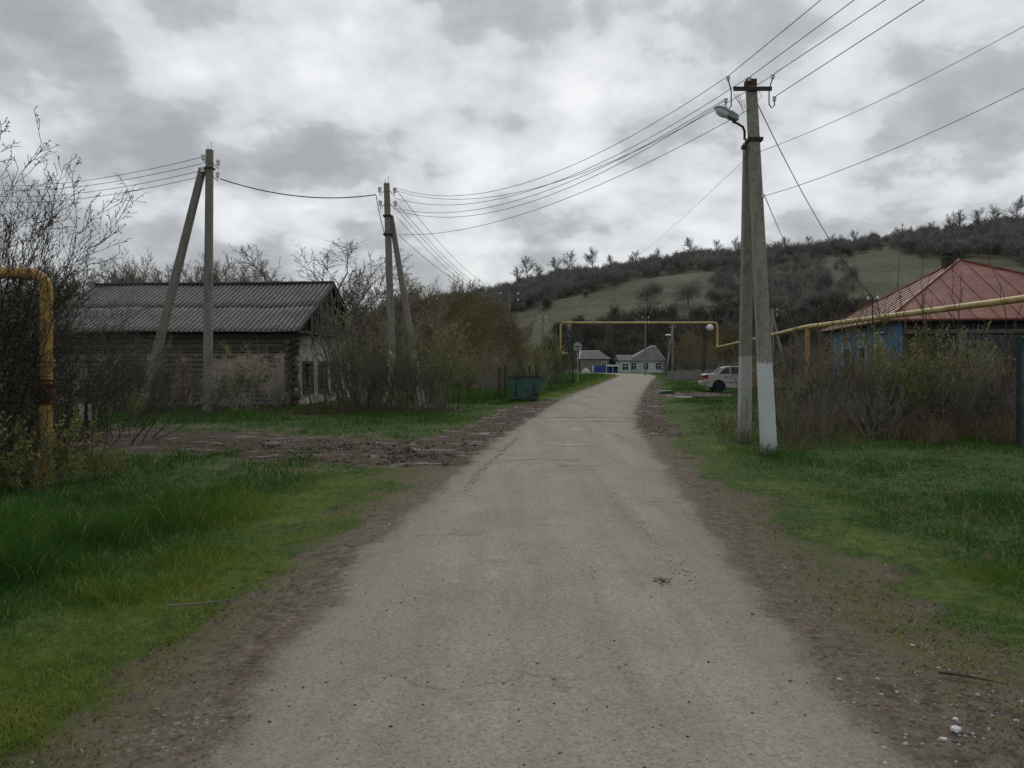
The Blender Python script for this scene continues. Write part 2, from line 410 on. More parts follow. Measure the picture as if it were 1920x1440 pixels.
n1 = WN(3.6, 5, .50, .15, (2.1, .4, 0)); n2 = WN(8.5, 6, .55, .1, (5, 3, 1)); n3 = WN(1.1, 2, .5, 0, (8.2, 1, 2))
def WV(scale, off):
    dn = W('TexNoise'); dn.inputs['Scale'].default_value = 5.; dn.inputs['Detail'].default_value = 6; dn.inputs['Roughness'].default_value = .6; L_(cmb.outputs[0], dn.inputs['Vector'])
    va = W('VectorMath', operation='MULTIPLY_ADD'); va.inputs[1].default_value = (.34, .34, 0); L_(dn.outputs['Color'], va.inputs[0]); L_(cmb.outputs[0], va.inputs[2])
    mp = W('Mapping'); mp.inputs['Location'].default_value = off; L_(va.outputs[0], mp.inputs[0])
    vo = W('TexVoronoi', feature='SMOOTH_F1'); vo.inputs['Scale'].default_value = scale; vo.inputs['Smoothness'].default_value = .6; L_(mp.outputs[0], vo.inputs['Vector'])
    return vo.outputs['Distance']
vo1 = WV(3.6, (.3, .9, 0))
v = WM('ADD', WM('ADD', WM('MULTIPLY', n1, .46), WM('MULTIPLY', vo1, .30)), WM('ADD', WM('MULTIPLY', n2, .34), WM('MULTIPLY', n3, .12)))
# a thinner, brighter cloud deck round the hidden sun
dotn = W('VectorMath', operation='DOT_PRODUCT'); L_(tc.outputs['Generated'], dotn.inputs[0])
dotn.inputs[1].default_value = (math.sin(R(4))*math.cos(R(30)), math.cos(R(4))*math.cos(R(30)), math.sin(R(30)))
glow = W('MapRange'); glow.inputs[1].default_value = .80; glow.inputs[2].default_value = 1.; glow.inputs[3].default_value = 0; glow.inputs[4].default_value = .06
L_(dotn.outputs['Value'], glow.inputs[0])
v = WM('ADD', v, glow.outputs[0])
ramp = W('ValToRGB'); e = ramp.color_ramp.elements
for i in range(4): e.new(.5)
for i, (p, c) in enumerate([(.50, (.345,.358,.376)), (.555, (.40,.413,.430)), (.595, (.46,.474,.490)), (.63, (.575,.59,.605)), (.68, (.66,.675,.69)), (.77, (.80,.81,.82))]):
    e[i].position = p; e[i].color = (*c, 1)
L_(v, ramp.inputs[0])
mixc = W('Mix', data_type='RGBA'); mixc.inputs[0].default_value = .94
sk = W('Mix', data_type='RGBA', blend_type='MULTIPLY'); sk.inputs[0].default_value = 1; L_(sky.outputs[0], sk.inputs[6]); sk.inputs[7].default_value = (.1,.1,.1,1)
L_(sk.outputs[2], mixc.inputs[6]); L_(ramp.outputs[0], mixc.inputs[7])
# haze towards the horizon
hz = W('MapRange'); hz.inputs[1].default_value = 0; hz.inputs[2].default_value = .16; hz.inputs[3].default_value = .55; hz.inputs[4].default_value = 0
L_(sep.outputs[2], hz.inputs[0])
mh = W('Mix', data_type='RGBA'); L_(hz.outputs[0], mh.inputs[0]); L_(mixc.outputs[2], mh.inputs[6]); mh.inputs[7].default_value = (.47,.485,.50,1)
bg = W('Background'); L_(mh.outputs[2], bg.inputs[0]); bg.inputs[1].default_value = 1.12
wo = W('OutputWorld'); L_(bg.outputs[0], wo.inputs[0])

sd_ = bpy.data.lights.new('sun', 'SUN'); sd_.energy = 1.1; sd_.angle = R(25); sd_.color = (1,.96,.9)
so = bpy.data.objects.new('sun', sd_); col.objects.link(so)
dv = Vector((math.sin(SUN_AZ)*math.cos(SUN_EL), math.cos(SUN_AZ)*math.cos(SUN_EL), math.sin(SUN_EL)))
so.rotation_euler = (-dv).to_track_quat('-Z', 'Y').to_euler(); so.location = (10, 30, 60)
cd = bpy.data.cameras.new('camera'); cam = bpy.data.objects.new('camera', cd); col.objects.link(cam)
cam.location = (0, 0, EYE); cam.rotation_euler = (R(90), 0, 0)
cd.sensor_width = 36; cd.lens = F/1920*36; cd.shift_y = -38/1920; cd.clip_end = 6000; cd.clip_start = .05
sc.camera = cam
sc.view_settings.view_transform = 'Standard'; sc.view_settings.look = 'None'; sc.view_settings.exposure = 0; sc.view_settings.gamma = 1
sc.cycles.max_bounces = 5; sc.cycles.diffuse_bounces = 2; sc.cycles.transmission_bounces = 3; sc.cycles.transparent_max_bounces = 4; sc.cycles.glossy_bounces = 2

# ------------------------------------------------------------------ ground sheet
def build_ground():
    a = 7.0
    ux = np.linspace(-math.asinh(3000/a), math.asinh(3000/a), 900); xs = a*np.sinh(ux)
    y0 = 5.0; uy = np.linspace(math.asinh(-400/a), math.asinh(3500/a), 1050); ys = y0+a*np.sinh(uy)
    X, Y = np.meshgrid(xs, ys); mk = masks(X, Y); Z = height(X, Y, mk=mk)
    sd, side, grass, mud, moss, rug, w_ = mk
    nx, ny = len(xs), len(ys)
    i = np.arange(nx-1)[None, :]+np.arange(ny-1)[:, None]*nx
    q = np.stack([i, i+1, i+1+nx, i+nx], -1).reshape(-1, 4)
    far = sstep(140, 185, Y)
    me = np_mesh('ground', np.stack([X, Y, Z], -1).reshape(-1, 3), q, M['ground'],
                 dict(sd=np.clip(sd, -3, 8).ravel(), grass=grass.ravel(), mud=mud.ravel(), moss=moss.ravel(), far=far.ravel()), True, True)
    o = link('ground', me); tag(o, 'village ground with worn asphalt lane, bare margins, mud and grassy hill', None, None, 'structure')
build_ground()

# ------------------------------------------------------------------ grass
rs = np.random.RandomState(11)
def blades(X, Y, hgt, wid, tint, lean, name, mat, z=None):
    n = len(X); Z = height(X, Y) if z is None else z
    az = rs.rand(n)*2*np.pi; dx, dy = np.cos(az), np.sin(az)
    la = rs.rand(n)*2*np.pi; lx, ly = np.cos(la)*lean*hgt, np.sin(la)*lean*hgt
    p = np.stack([X, Y, Z-.01], -1); wv_ = np.stack([dx*wid/2, dy*wid/2, 0*dx], -1)
    mid = p+np.stack([lx*.35, ly*.35, hgt*.55], -1); top = p+np.stack([lx, ly, hgt*(1-.25*lean)], -1)
    V = np.stack([p-wv_, p+wv_, mid+wv_*.7, mid-wv_*.7, top], 1).reshape(-1, 3)
    b = np.arange(n)[:, None]*5
    T = np.concatenate([b+np.array([[0,1,2]]), b+np.array([[0,2,3]]), b+np.array([[3,2,4]])], 0)
    return np_mesh(name, V, T, mat, dict(tint=np.repeat(tint, 5)))
def scatter(n, x0, x1, y0, y1, power=1.):
    # denser near the viewer's side of the lane, thinning with distance
    u = rs.rand(n); Y = (y0**(-power)+(y1**(-power)-y0**(-power))*u)**(-1/power) if power else y0+(y1-y0)*u
    X = x0+(x1-x0)*rs.rand(n); return X, Y
def grass_layer():
    for name, n, (x0, x1, y0, y1), pw, hs, ws in (
        ('grass', 640000, (-13, 13, 2.2, 32), .9, 1., 1.), ('grass', 110000, (-10, 30, 30, 125), .8, 1.35, 2.6)):
        X, Y = scatter(n, x0, x1, y0, y1, pw)
        if y0 < 5: X = X*np.clip(Y/13+.22, 0, 1.)*1.0
        else: X = np.where(rs.rand(n) < .5, np.interp(Y, [30, 125], [3, 16])-rs.rand(n)*np.interp(Y, [30, 125], [8, 16]), np.interp(Y, [30, 125], [3, 16])+rs.rand(n)*14)
        sd, side, g, mud, moss, rug, w_ = masks(X, Y)
        clump = fbm(X*1.7+40, Y*1.7, 3); cl2 = fbm(X*.5+3, Y*.5+8, 3)
        keep = rs.rand(n) < g*(.6+.9*sstep(.35, .6, clump))
        sparse = (sd > .25) & (g <= .4) & (rs.rand(n) < .75*sstep(.44, .64, clump)*sstep(.25, .9, sd)) & (mud < .3)
        keep |= sparse
        keep &= sd > .12
        X, Y, g, moss, clump, cl2, side, sparse, sd, w_ = [a[keep] for a in (X, Y, g, moss, clump, cl2, side, sparse, sd, w_)]; n = len(X)
        deep = sstep(.3, 2.0, sd-w_)
        tall = (.034+.080*deep*(.25+1.5*sstep(.4, .65, cl2))*(.6+.9*sstep(.45, .6, clump)))*np.where(side < 0, 1.3, .8)
        h = tall*(.55+.8*rs.rand(n))*hs*(.7+.6*clump); h[sparse] *= .6
        t = .21+.32*(1-deep)+.22*(1-deep)*sstep(.45, .6, cl2)+.35*(clump-.5)+.45*(cl2-.5)+.20*(rs.rand(n)-.5)+(rs.rand(n) < .03)*.6
        t = np.clip(t, 0, .93); t = np.where(rs.rand(n) < .02, 1, t)
        wdt = (.0026+.0034*rs.rand(n))*(.7+Y/9)*ws/(1 if ws == 1 else 2.2)
        me = blades(X, Y, h, wdt, t, .35+.7*rs.rand(n), name, M['grass'])
        o = link(name, me); tag(o, 'short spring grass growing on both verges of the lane' if y0 < 5 else 'distant verge grass beside the bend of the lane', 'grass', None, 'stuff')
grass_layer()
def dry_layer():
    n = 30000; t = rs.rand(n); X = 5.2+t*9.8; Y = 14.35+.10*np.maximum(X-5, 0)+rs.rand(n)**1.4*4.2
    cl = fbm(X*1.3+7, Y*1.3, 3); c2 = fbm(X*.6+70, Y*.6, 2); k = rs.rand(n) < sstep(.44, .60, cl)*sstep(.32, .5, c2)*(.35+.65*sstep(14.3, 15.6, Y)); X, Y = X[k], Y[k]; n = len(X)
    h = (.10+.62*rs.rand(n)**2.2)*(.4+1.0*cl[k])*np.interp(Y, [14.3, 15.4], [.5, 1.2]); me = blades(X, Y, h, .005+.005*rs.rand(n), rs.rand(n)*.9, .25+.8*rs.rand(n), 'dry_grass', M['drygrass'])
    o = link('dry_grass', me); tag(o, 'withered reddish brown grass at the foot of the right hand thicket', 'dry grass', None, 'stuff')
    n = 7000; X = -11+rs.rand(n)*9; Y = 24.0+rs.rand(n)**1.5*3; h = .06+.22*rs.rand(n)**2
    me = blades(X, Y, h, .008+.006*rs.rand(n), rs.rand(n)*.45, .4+.8*rs.rand(n), 'dry_grass', M['drygrass'])
    o = link('dry_grass', me); tag(o, 'dead stalks and litter under the left hand thicket', 'dry grass', None, 'stuff')
dry_layer()
def litter_layer():
    n = 170000; X, Y = scatter(n, -5, 6, 2.2, 34, .9); X = X+Y*.08; sd, side, g, mud, moss, rug, w_ = masks(X, Y)
    k = (sd > .12) & (g < .8) & (rs.rand(n) < (.14+.86*sstep(.40, .58, fbm(X*2.2+3, Y*2.2, 3)))*sstep(.05, .9, sd)) & (mud < .5)
    X, Y, sd = X[k], Y[k], sd[k]; n = len(X); h = .012+.035*rs.rand(n)**1.5; tt = rs.rand(n)
    me = blades(X, Y, h, (.003+.005*rs.rand(n))*(.7+Y/9), tt, .6+2.2*rs.rand(n), 'litter', attr_mat('moss_and_straw', [(0, (.035,.045,.014)), (.45, (.075,.085,.026)), (.7, (.11,.085,.050)), (1, (.26,.22,.15))], .85), None)
    o = link('ground_litter', me); tag(o, 'sparse moss, straw and dead grass on the bare road margins', 'litter', None, 'stuff')
litter_layer()

# ------------------------------------------------------------------ stones, clods
def pebbles():
    ico = bmesh.new(); bmesh.ops.create_icosphere(ico, subdivisions=1, radius=1); bv = np.array([v.co[:] for v in ico.verts]); bf = np.array([[v.index for v in f.verts] for f in ico.faces]); ico.free()
    def layer(X, Y, S, mat, name, label, cat, flat=.55, tint=None):
        n = len(X); Z = height(X, Y); A = rs.rand(n)*6.28; J = 1+.35*(rs.rand(n, len(bv), 1)-.5)*2
        V = bv[None]*J*S[:, None, None]*np.array([1, .8, flat]); c, s = np.cos(A)[:, None], np.sin(A)[:, None]
        V = np.stack([V[..., 0]*c-V[..., 1]*s, V[..., 0]*s+V[..., 1]*c, V[..., 2]], -1)+np.stack([X, Y, Z+S*.12], -1)[:, None]
        T = bf[None]+np.arange(n)[:, None, None]*len(bv)
        tn = rs.rand(n) if tint is None else tint
        o = link(name, np_mesh(name, V.reshape(-1, 3), T.reshape(-1, 3), mat, dict(tint=np.repeat(tn, len(bv))))); tag(o, label, cat, None, 'stuff')
    pm = attr_mat('stone_greys', [(0, (.09,.08,.072)), (.6, (.24,.23,.215)), (1, (.48,.47,.45))], .85)
    n = 9000; X, Y = scatter(n, -4, 6, 2.2, 40, .9); X = X+Y*.1; sd, side, g, mud, moss, rug, w_ = masks(X, Y)
    k = (sd > -.15) & (g < .4) & (rs.rand(n) < .6*sstep(.45, .65, fbm(X*1.9, Y*1.9, 3))+.05); X, Y = X[k], Y[k]
    layer(X, Y, .004+.012*rs.rand(len(X))**3, pm, 'gravel', 'loose gravel and small stones along both edges of the lane', 'gravel')
    n = 150; X = 1.68+rs.rand(n)*.75; Y = 3.15+rs.rand(n)*.7+(X-1.7)*.2; layer(X, Y, .004+.014*rs.rand(n)**2.5, pm, 'gravel', 'patch of pale pebbles on the bare ground at the right edge', 'gravel', tint=.25+.6*rs.rand(n))
    n = 500; X, Y = scatter(n, -1.3, 2.4, 2.5, 16, .6); sd, *_ = masks(X, Y); k = sd < -.1; X, Y = X[k], Y[k]
    dm = simple('dry_mud', (.035,.028,.022), (.07,.055,.045), 30)
    layer(X, Y, .003+.006*rs.rand(len(X))**2, dm, 'mud_crumbs', 'dark crumbs of mud scattered over the lane', 'mud crumbs')
    # tyre smear and clods on the left of the lane
    n = 650; Y = 9.3+rs.rand(n)*7; cx_ = np.interp(Y, [9, 11, 18], [-.62, -.50, .30]); X = cx_+(rs.rand(n)-.5)*.12+rs.randn(n)*.02
    layer(X, Y, .004+.009*rs.rand(n)**2, dm, 'mud_clods', 'line of mud clods dropped by a tyre along the left side of the lane', 'mud clods', .4)
    n = 260; t = rs.rand(n); X = 1.33-.13*t+rs.randn(n)*.05; Y = 5.3+4.2*t; layer(X, Y, .003+.007*rs.rand(n)**2, dm, 'mud_clods', 'trail of mud crumbs on the right half of the lane', 'mud clods', .4)
    n = 110; X = 1.10+rs.randn(n)*.035; Y = 5.55+rs.randn(n)*.06; layer(X, Y, .003+.006*rs.rand(n), dm, 'mud_clods', 'small dark mud heap lying on the right half of the lane', 'mud clods', .5)
    n = 9000; X = -6.2+rs.rand(n)*5.6; Y = 12.2+rs.rand(n)*3.4-(X+2)*.30; sd, *_ = masks(X, Y); k = (sd > .3) & (rs.rand(n) < sstep(.42, .6, fbm(X*2.5, Y*2.5, 3))); X, Y = X[k], Y[k]
    mm = attr_mat('wet_soil', [(0, (.024,.018,.013)), (.6, (.060,.044,.032)), (1, (.11,.085,.062))], .7)
    layer(X, Y, .006+.024*rs.rand(len(X))**4, mm, 'mud_clods', 'churned red brown clods where the side track meets the lane', 'mud clods', .8)
    n = 4500; Y = 15+rs.rand(n)*45; sgn = np.where(rs.rand(n) < .5, -1, 1); ctr = np.interp(Y, RP[:, 1][:200], RP[:, 0][:200]); hw = np.interp(Y, [0, 39, 69], [1.5, 1.75, 2.])
    X = ctr+sgn*(hw+.1+rs.rand(n)*1.0); X = np.where((Y > 35) & (Y < 47) & (sgn > 0), X+rs.rand(n)*6, X); sd, side, g, mud, *_ = masks(X, Y); k = (mud > .4) & (sd > .1); X, Y = X[k], Y[k]
    layer(X, Y, .006+.022*rs.rand(len(X))**3, mm, 'mud_clods', 'dark clods in the muddy strips beside the farther lane', 'mud clods', .7)
    for (x, y, s, lb) in ((1.93, 3.3, .028, 'largest white stone among the pebbles at the right edge of the lane'), (1.83, 3.22, .016, 'small white stone in front of the largest white stone'), (2.0, 3.42, .014, 'pale stone just behind the largest white stone')):
        b = MB(); b.add([(Vector(p)*s*(1+.25*(rnd.random()-.5))) for p in bv], [tuple(f) for f in bf.tolist()]); o = b.build('stone', M['white_paint']); o.location = (x, y, gz(x, y)+s*.4); o.scale = (1, .8, .65)
        tag(o, lb, 'stone')
pebbles()
def seams():
    tar = simple('tar_seam', (.035,.031,.027), (.075,.066,.056), 30, .9)
    for (ya, w_, x0, x1, g0) in ((22.3, .05, .9, 3.6, 1), (20.6, .035, .9, 3.7, 2), (21.2, .03, 2.3, 3.7, 3), (12.4, .018, -.3, 1.1, 4)):
        g = random.Random(g0); V = []; n = 40; yy = ya
        for i in range(n+1):
            x = x0+(x1-x0)*i/n; yy += g.uniform(-.05, .05)+(ya-yy)*.1; hw = w_*g.uniform(.15, .9)*(1+.02*ya); z_ = gz(x, yy)+.009
            V += [(x, yy-hw, z_), (x, yy+hw, z_)]
        o = MB().add(V, [(2*i, 2*i+2, 2*i+3, 2*i+1) for i in range(n)]).build('road_seam', tar); tag(o, 'jagged tar seam across the lane', None, None, 'structure')
    pale = simple('worn_patch', (.36,.35,.31), (.44,.42,.38), 20, .9)
    for (cx, cy, a, b) in ((1.55, 18.2, .32, .16), (1.15, 14.7, .42, .10)):
        g = random.Random(int(cx*100)); V = [(cx, cy, gz(cx, cy)+.009)]; n = 26
        for i in range(n):
            q = 2*math.pi*i/n; r_ = g.uniform(.45, 1.1); x, y = cx+math.cos(q)*a*r_, cy+math.sin(q)*b*r_; V.append((x, y, gz(x, y)+.007))
        o = MB().add(V, [(0, 1+i, 1+(i+1) % n) for i in range(n)]).build('road_patch', pale); tag(o, 'pale worn patch on the lane', None, None, 'structure')
seams()

# ------------------------------------------------------------------ woody plants
def tubes(segs, s=3):
    S = np.array(segs, float); p, q, r0, r1 = S[:, 0:3], S[:, 3:6], S[:, 6:7], S[:, 7:8]
    t = q-p; L = np.linalg.norm(t, axis=1, keepdims=True)+1e-9; t = t/L
    ref = np.where(np.abs(t[:, 2:3]) > .9, np.array([[1., 0, 0]]), np.array([[0, 0, 1.]])); a = np.cross(t, ref); a /= np.linalg.norm(a, axis=1, keepdims=True); b = np.cross(t, a)
    vs = []
    for (c, r) in ((p, r0), (q, r1)):
        for k in range(s):
            ph = 2*math.pi*k/s; vs.append(c+(a*math.cos(ph)+b*math.sin(ph))*r)
    V = np.stack(vs, 1).reshape(-1, 3); base = np.arange(len(S))[:, None]*(2*s)
    Q = np.concatenate([base+np.array([[k, (k+1) % s, s+(k+1) % s, s+k]]) for k in range(s)], 0)
    return V, Q
def grow(out, lv, p, d, L, r, lev, sp, g):
    n = sp['seg'][lev]; st = L/n; wd = sp['wander'][lev]; up = sp['up'][lev]; last = lev == sp['levels']-1
    for i in range(n):
        d = (d[0]+g.gauss(0, wd), d[1]+g.gauss(0, wd), d[2]+g.gauss(0, wd)+up); m = math.sqrt(d[0]**2+d[1]**2+d[2]**2)+1e-9; d = (d[0]/m, d[1]/m, d[2]/m)
        q = (p[0]+d[0]*st, p[1]+d[1]*st, max(p[2]+d[2]*st, .03)); f0 = 1-.75*i/n; f1 = 1-.75*(i+1)/n
        out.append((*p, *q, r*f0, r*f1))
        if lev >= sp['leaflev']:
            for _ in range(sp['nl']):
                if g.random() < sp['leafp']*(.4+.8*i/n): f = g.random(); lv.append((p[0]+(q[0]-p[0])*f, p[1]+(q[1]-p[1])*f, p[2]+(q[2]-p[2])*f, *d))
        if not last and i >= sp['start'][lev]:
            nb = sp['nb'][lev]; k = int(nb)+(g.random() < nb-int(nb))
            for _ in range(k):
                az = g.random()*6.283; an = sp['ang'][lev]*(.7+.6*g.random())
                ax = (math.cos(az), math.sin(az), g.gauss(0, .5)); dt = ax[0]*d[0]+ax[1]*d[1]+ax[2]*d[2]; o_ = (ax[0]-d[0]*dt, ax[1]-d[1]*dt, ax[2]-d[2]*dt); mo = math.sqrt(sum(c*c for c in o_))+1e-9
                nd = tuple(d[c]*math.cos(an)+o_[c]/mo*math.sin(an) for c in range(3))
                grow(out, lv, q, nd, L*sp['ratio'][lev]*(1.15-.6*i/n)*(.7+.6*g.random()), r*f1*sp['rr'], lev+1, sp, g)
        p = q
def leafmesh(name, lv, size, mat, seed):
    r = np.random.RandomState(seed); A = np.array(lv); n = len(A); c = A[:, :3]; d = A[:, 3:]
    u = r.randn(n, 3); u /= np.linalg.norm(u, axis=1, keepdims=True); u = u*.8+d*.7; u /= np.linalg.norm(u, axis=1, keepdims=True)
    w_ = np.cross(u, r.randn(n, 3)); w_ /= np.linalg.norm(w_, axis=1, keepdims=True); s = size*(.5+1.*r.rand(n, 1))
    V = np.stack([c, c+u*s*.5+w_*s*.28, c+u*s, c+u*s*.5-w_*s*.28], 1).reshape(-1, 3); Q = np.arange(n*4).reshape(-1, 4)
    return np_mesh(name, V, Q, mat, dict(tint=np.repeat(np.clip(r.rand(n)*.8+.2*(c[:, 2]/max(c[:, 2].max(), .1)), 0, 1), 4)), quads=True)
def plant(kind, seed, stems, H, spread, sp, r0, bark, leaf=None, lsize=.03, base_r=.25, tilt=.45, sides=3, rmin=.0042):
    g = random.Random(seed); out = []; lv = []
    for k in range(stems):
        az = g.random()*6.283; rr = base_r*math.sqrt(g.random()); tl = tilt*math.sqrt(g.random())*1.1
        d = (math.cos(az)*math.sin(tl), math.sin(az)*math.sin(tl), math.cos(tl))
        out.append((0, 0, -.04, math.cos(az)*rr, math.sin(az)*rr, -.03, r0*.8, r0*.8))
        grow(out, lv, (math.cos(az)*rr, math.sin(az)*rr, -.05), d, H*(.6+.5*g.random())/max(.6, math.cos(tl*.7)), r0*(.6+.6*g.random()), 0, sp, g)
    top = sorted(q[5] for q in out)[int(len(out)*.985)]; k = H/top
    out = [tuple(c*k for c in q[:6])+(max(q[6], rmin), max(q[7], rmin*.7)) for q in out]; lv = [tuple(c*k for c in q[:3])+q[3:] for q in lv]
    V, Q = tubes(out, sides); wood = np_mesh('branches', V, Q, bark, quads=True)
    lm = leafmesh('leaves', lv, lsize, leaf, seed) if leaf and lv else None
    return wood, lm
def SP(levels=3, seg=(9,5,3), wander=(.07,.13,.2), up=(.03,.04,.03), nb=(1.6,1.3,0), ang=(.6,.7,.7), ratio=(.42,.42,.4), start=(2,0,0), rr=.55, leaflev=1, leafp=.3, nl=1):
    return dict(levels=levels, seg=seg, wander=wander, up=up, nb=nb, ang=ang, ratio=ratio, start=start, rr=rr, leaflev=leaflev, leafp=leafp, nl=nl)
PL = {}
for i in range(4):   # upright suckering bare shrub, tiny buds
    PL['bare%d' % i] = plant('bare', 20+i, 15, 2.4, 1, SP(nb=(1.05,.75,0), leafp=.34, up=(.05,.07,.05), ang=(.45,.55,.6), ratio=(.45,.4,.4)), .025, M['bark_pale'], M['bud'], .046, .65, .62, rmin=.0052)
for i in range(3):   # leafier yellow-green
    PL['leafy%d' % i] = plant('leafy', 40+i, 15, 2.4, 1, SP(nb=(1.0,.6,0), leafp=.8, nl=3, up=(.06,.08,.05), ang=(.4,.45,.5), ratio=(.5,.4,.4)), .023, M['bark_pale'], M['leaf'], .056, .55, .62, rmin=.0048)
for i in range(3):   # dark tangled
    PL['dark%d' % i] = plant('dark', 60+i, 15, 2.0, 1, SP(wander=(.13,.18,.24), up=(.01,.02,0), nb=(1.3,1.0,0), ang=(.7,.8,.8), leafp=.25), .018, M['bark'], M['bud'], .036, .6, .9, rmin=.005)
for i in range(3):   # long arching shrub for the near left edge
    PL['arch%d' % i] = plant('arch', 80+i, 8, 4.0, 1, SP(levels=4, seg=(14,8,5,3), nb=(1.1,.95,.6,0), ratio=(.40,.40,.36,.3), ang=(.55,.6,.65,.7), wander=(.05,.09,.13,.2), up=(.03,.06,.06,.03), start=(3,1,0,0), leaflev=2, leafp=.9, nl=1), .021, M['bark_dark'], M['bud'], .024, .5, .72, rmin=.0034)
for i in range(3):   # dark, fine twigged, for the near left undergrowth
    PL['dusk%d' % i] = plant('dusk', 160+i, 13, 2.0, 1, SP(wander=(.10,.15,.2), up=(.01,.02,.02), nb=(1.15,.9,0), ang=(.7,.8,.8), leafp=.4), .013, M['bark_dark'], M['bud'], .024, .6, .9, rmin=.0032)
for i in range(2):   # low leafy weeds and suckers
    PL['weed%d' % i] = plant('weed', 180+i, 16, 1.0, 1, SP(levels=2, seg=(7,4), nb=(1.2,0), wander=(.08,.12), up=(.03,.03), ang=(.5,.5), ratio=(.35,.3), start=(1,0), leaflev=0, leafp=.9, nl=4), .007, M['bark'], M['leaf'], .050, .5, .6, rmin=.003)
for i in range(2):   # dry stalks
    PL['stalk%d' % i] = plant('stalk', 100+i, 26, 1.3, 1, SP(levels=2, seg=(7,4), nb=(.9,0), wander=(.06,.12), up=(.02,.02), ang=(.4,.5), ratio=(.3,.3), start=(2,0), leafp=.5), .007, M['bark_olive'], M['bud'], .024, .6, .42, rmin=.003)
TSP = SP(levels=4, seg=(8,7,5,3), nb=(2.2,1.7,1.4,0), ang=(.75,.7,.7,.7), ratio=(.62,.45,.42,.4), wander=(.05,.12,.18,.22), up=(.02,.05,.04,.02), start=(2,1,0,0), rr=.62, leaflev=2, leafp=.30)
def tree(seed, H, bark, leaf, lsize, stems=1, r0=.13, tilt=.08, sp=TSP, base_r=.1, rmin=.009):
    """trunk and crown as separate meshes"""
    g = random.Random(seed); out = []; lv = []; starts = []
    for k in range(stems):
        starts.append((len(out), max(2, int(sp['seg'][0]*.5))))
        az = g.random()*6.283; tl = tilt*(.4+g.random())
        grow(out, lv, (math.cos(az)*base_r, math.sin(az)*base_r, -.1), (math.cos(az)*math.sin(tl), math.sin(az)*math.sin(tl), math.cos(tl)), H*(.8+.25*g.random())*.72, r0, 0, sp, g)
    top = sorted(q[5] for q in out)[int(len(out)*.985)]; kk = H/top
    out = [tuple(c*kk for c in q[:6])+(max(q[6], rmin), max(q[7], rmin*.7)) for q in out]; lv = [tuple(c*kk for c in q[:3])+q[3:] for q in lv]
    A = np.array(out); trs = []; crown = np.ones(len(A), bool)
    for (i0, nseg) in starts:      # the lower part of every main stem is a trunk mesh
        idx = []; p = None
        for i in range(i0, len(A)):
            if p is None or np.allclose(A[i, :3], p, atol=1e-6):
                if len(idx) < nseg and (p is None or A[i, 6] > A[i0, 6]*.3): idx.append(i); p = A[i, 3:6]
                if len(idx) >= nseg: break
        crown[idx] = False; V, Q = tubes(A[idx], 6); trs.append(np_mesh('trunk', V, Q, bark, quads=True))
    V, Q = tubes(A[crown], 3); cr = np_mesh('crown', V, Q, bark, quads=True)
    lm = leafmesh('leaves', lv, lsize, leaf, seed) if leaf and lv else None
    return trs, cr, lm
TR = {}
for i in range(2): TR['olive%d' % i] = tree(200+i, 7.5, M['bark_olive'], M['bud'], .07, 5, .075, .5, SP(levels=4, seg=(8,6,5,3), nb=(2.0,1.7,1.2,0), ang=(.5,.55,.6,.6), ratio=(.5,.45,.42,.4), wander=(.06,.12,.16,.2), up=(.04,.07,.06,.02), start=(1,0,0,0), rr=.6, leaflev=2, leafp=.6), .5)
for i in range(2): TR['grey%d' % i] = tree(220+i, 7.0, M['bark_pale'], M['bud'], .05, 3, .07, .35, SP(levels=4, seg=(8,6,5,3), nb=(2.0,1.6,1.2,0), ang=(.55,.6,.6,.6), ratio=(.42,.45,.42,.4), up=(.04,.08,.06,.02), wander=(.05,.1,.15,.2), start=(1,0,0,0), rr=.6, leaflev=2, leafp=.4), .4)
TR['round0'] = tree(251, 8.2, M['bark'], M['bud'], .055, 3, .11, .34, SP(levels=4, seg=(8,7,5,3), nb=(1.7,1.5,1.2,0), ang=(.6,.6,.7,.7), ratio=(.42,.45,.42,.4), wander=(.06,.13,.2,.25), up=(.02,.03,.02,.0), start=(4,1,0,0), rr=.62, leaflev=2, leafp=.35), .15)
for i in range(3): TR['ridge%d' % i] = tree(260+i, 7.5, M['bark'], None, 0, 1, .16, .08, SP(levels=3, seg=(9,6,4), nb=(3.4,2.6,0), ang=(.8,.7,.7), ratio=(.46,.45,.4), wander=(.05,.12,.2), up=(.02,.06,.04), start=(3,0,0), rr=.6, leafp=0), .1, rmin=.03)

def put_plant(key, x, y, s, label, group=None, name='shrub', cat='shrub', rz=None, sz=None, z=None, lean=None):
    wood, lm = PL[key]; o = empty(name, (x, y, (gz(x, y) if z is None else z)), rnd.random()*6.28 if rz is None else rz, label, cat, group)
    o.scale = (s, s, s*(sz or 1))
    if lean: o.rotation_euler = (Matrix.Rotation(lean, 4, 'Y') @ Matrix.Rotation(o.rotation_euler[2], 4, 'Z')).to_euler()
    link('branches', wood, o)
    if lm: link('leaves', lm, o)
    return o
def put_tree(key, x, y, s, label, group=None, name='tree', z=None, sxy=1.):
    trs, cr, lm = TR[key]; o = empty(name, (x, y, gz(x, y) if z is None else z), rnd.random()*6.28, label, 'tree', group); o.scale = (s*sxy, s*sxy, s)
    for tr in trs: link('trunk', tr, o)
    link('crown', cr, o)
    if lm: link('leaves', lm, o)
    return o

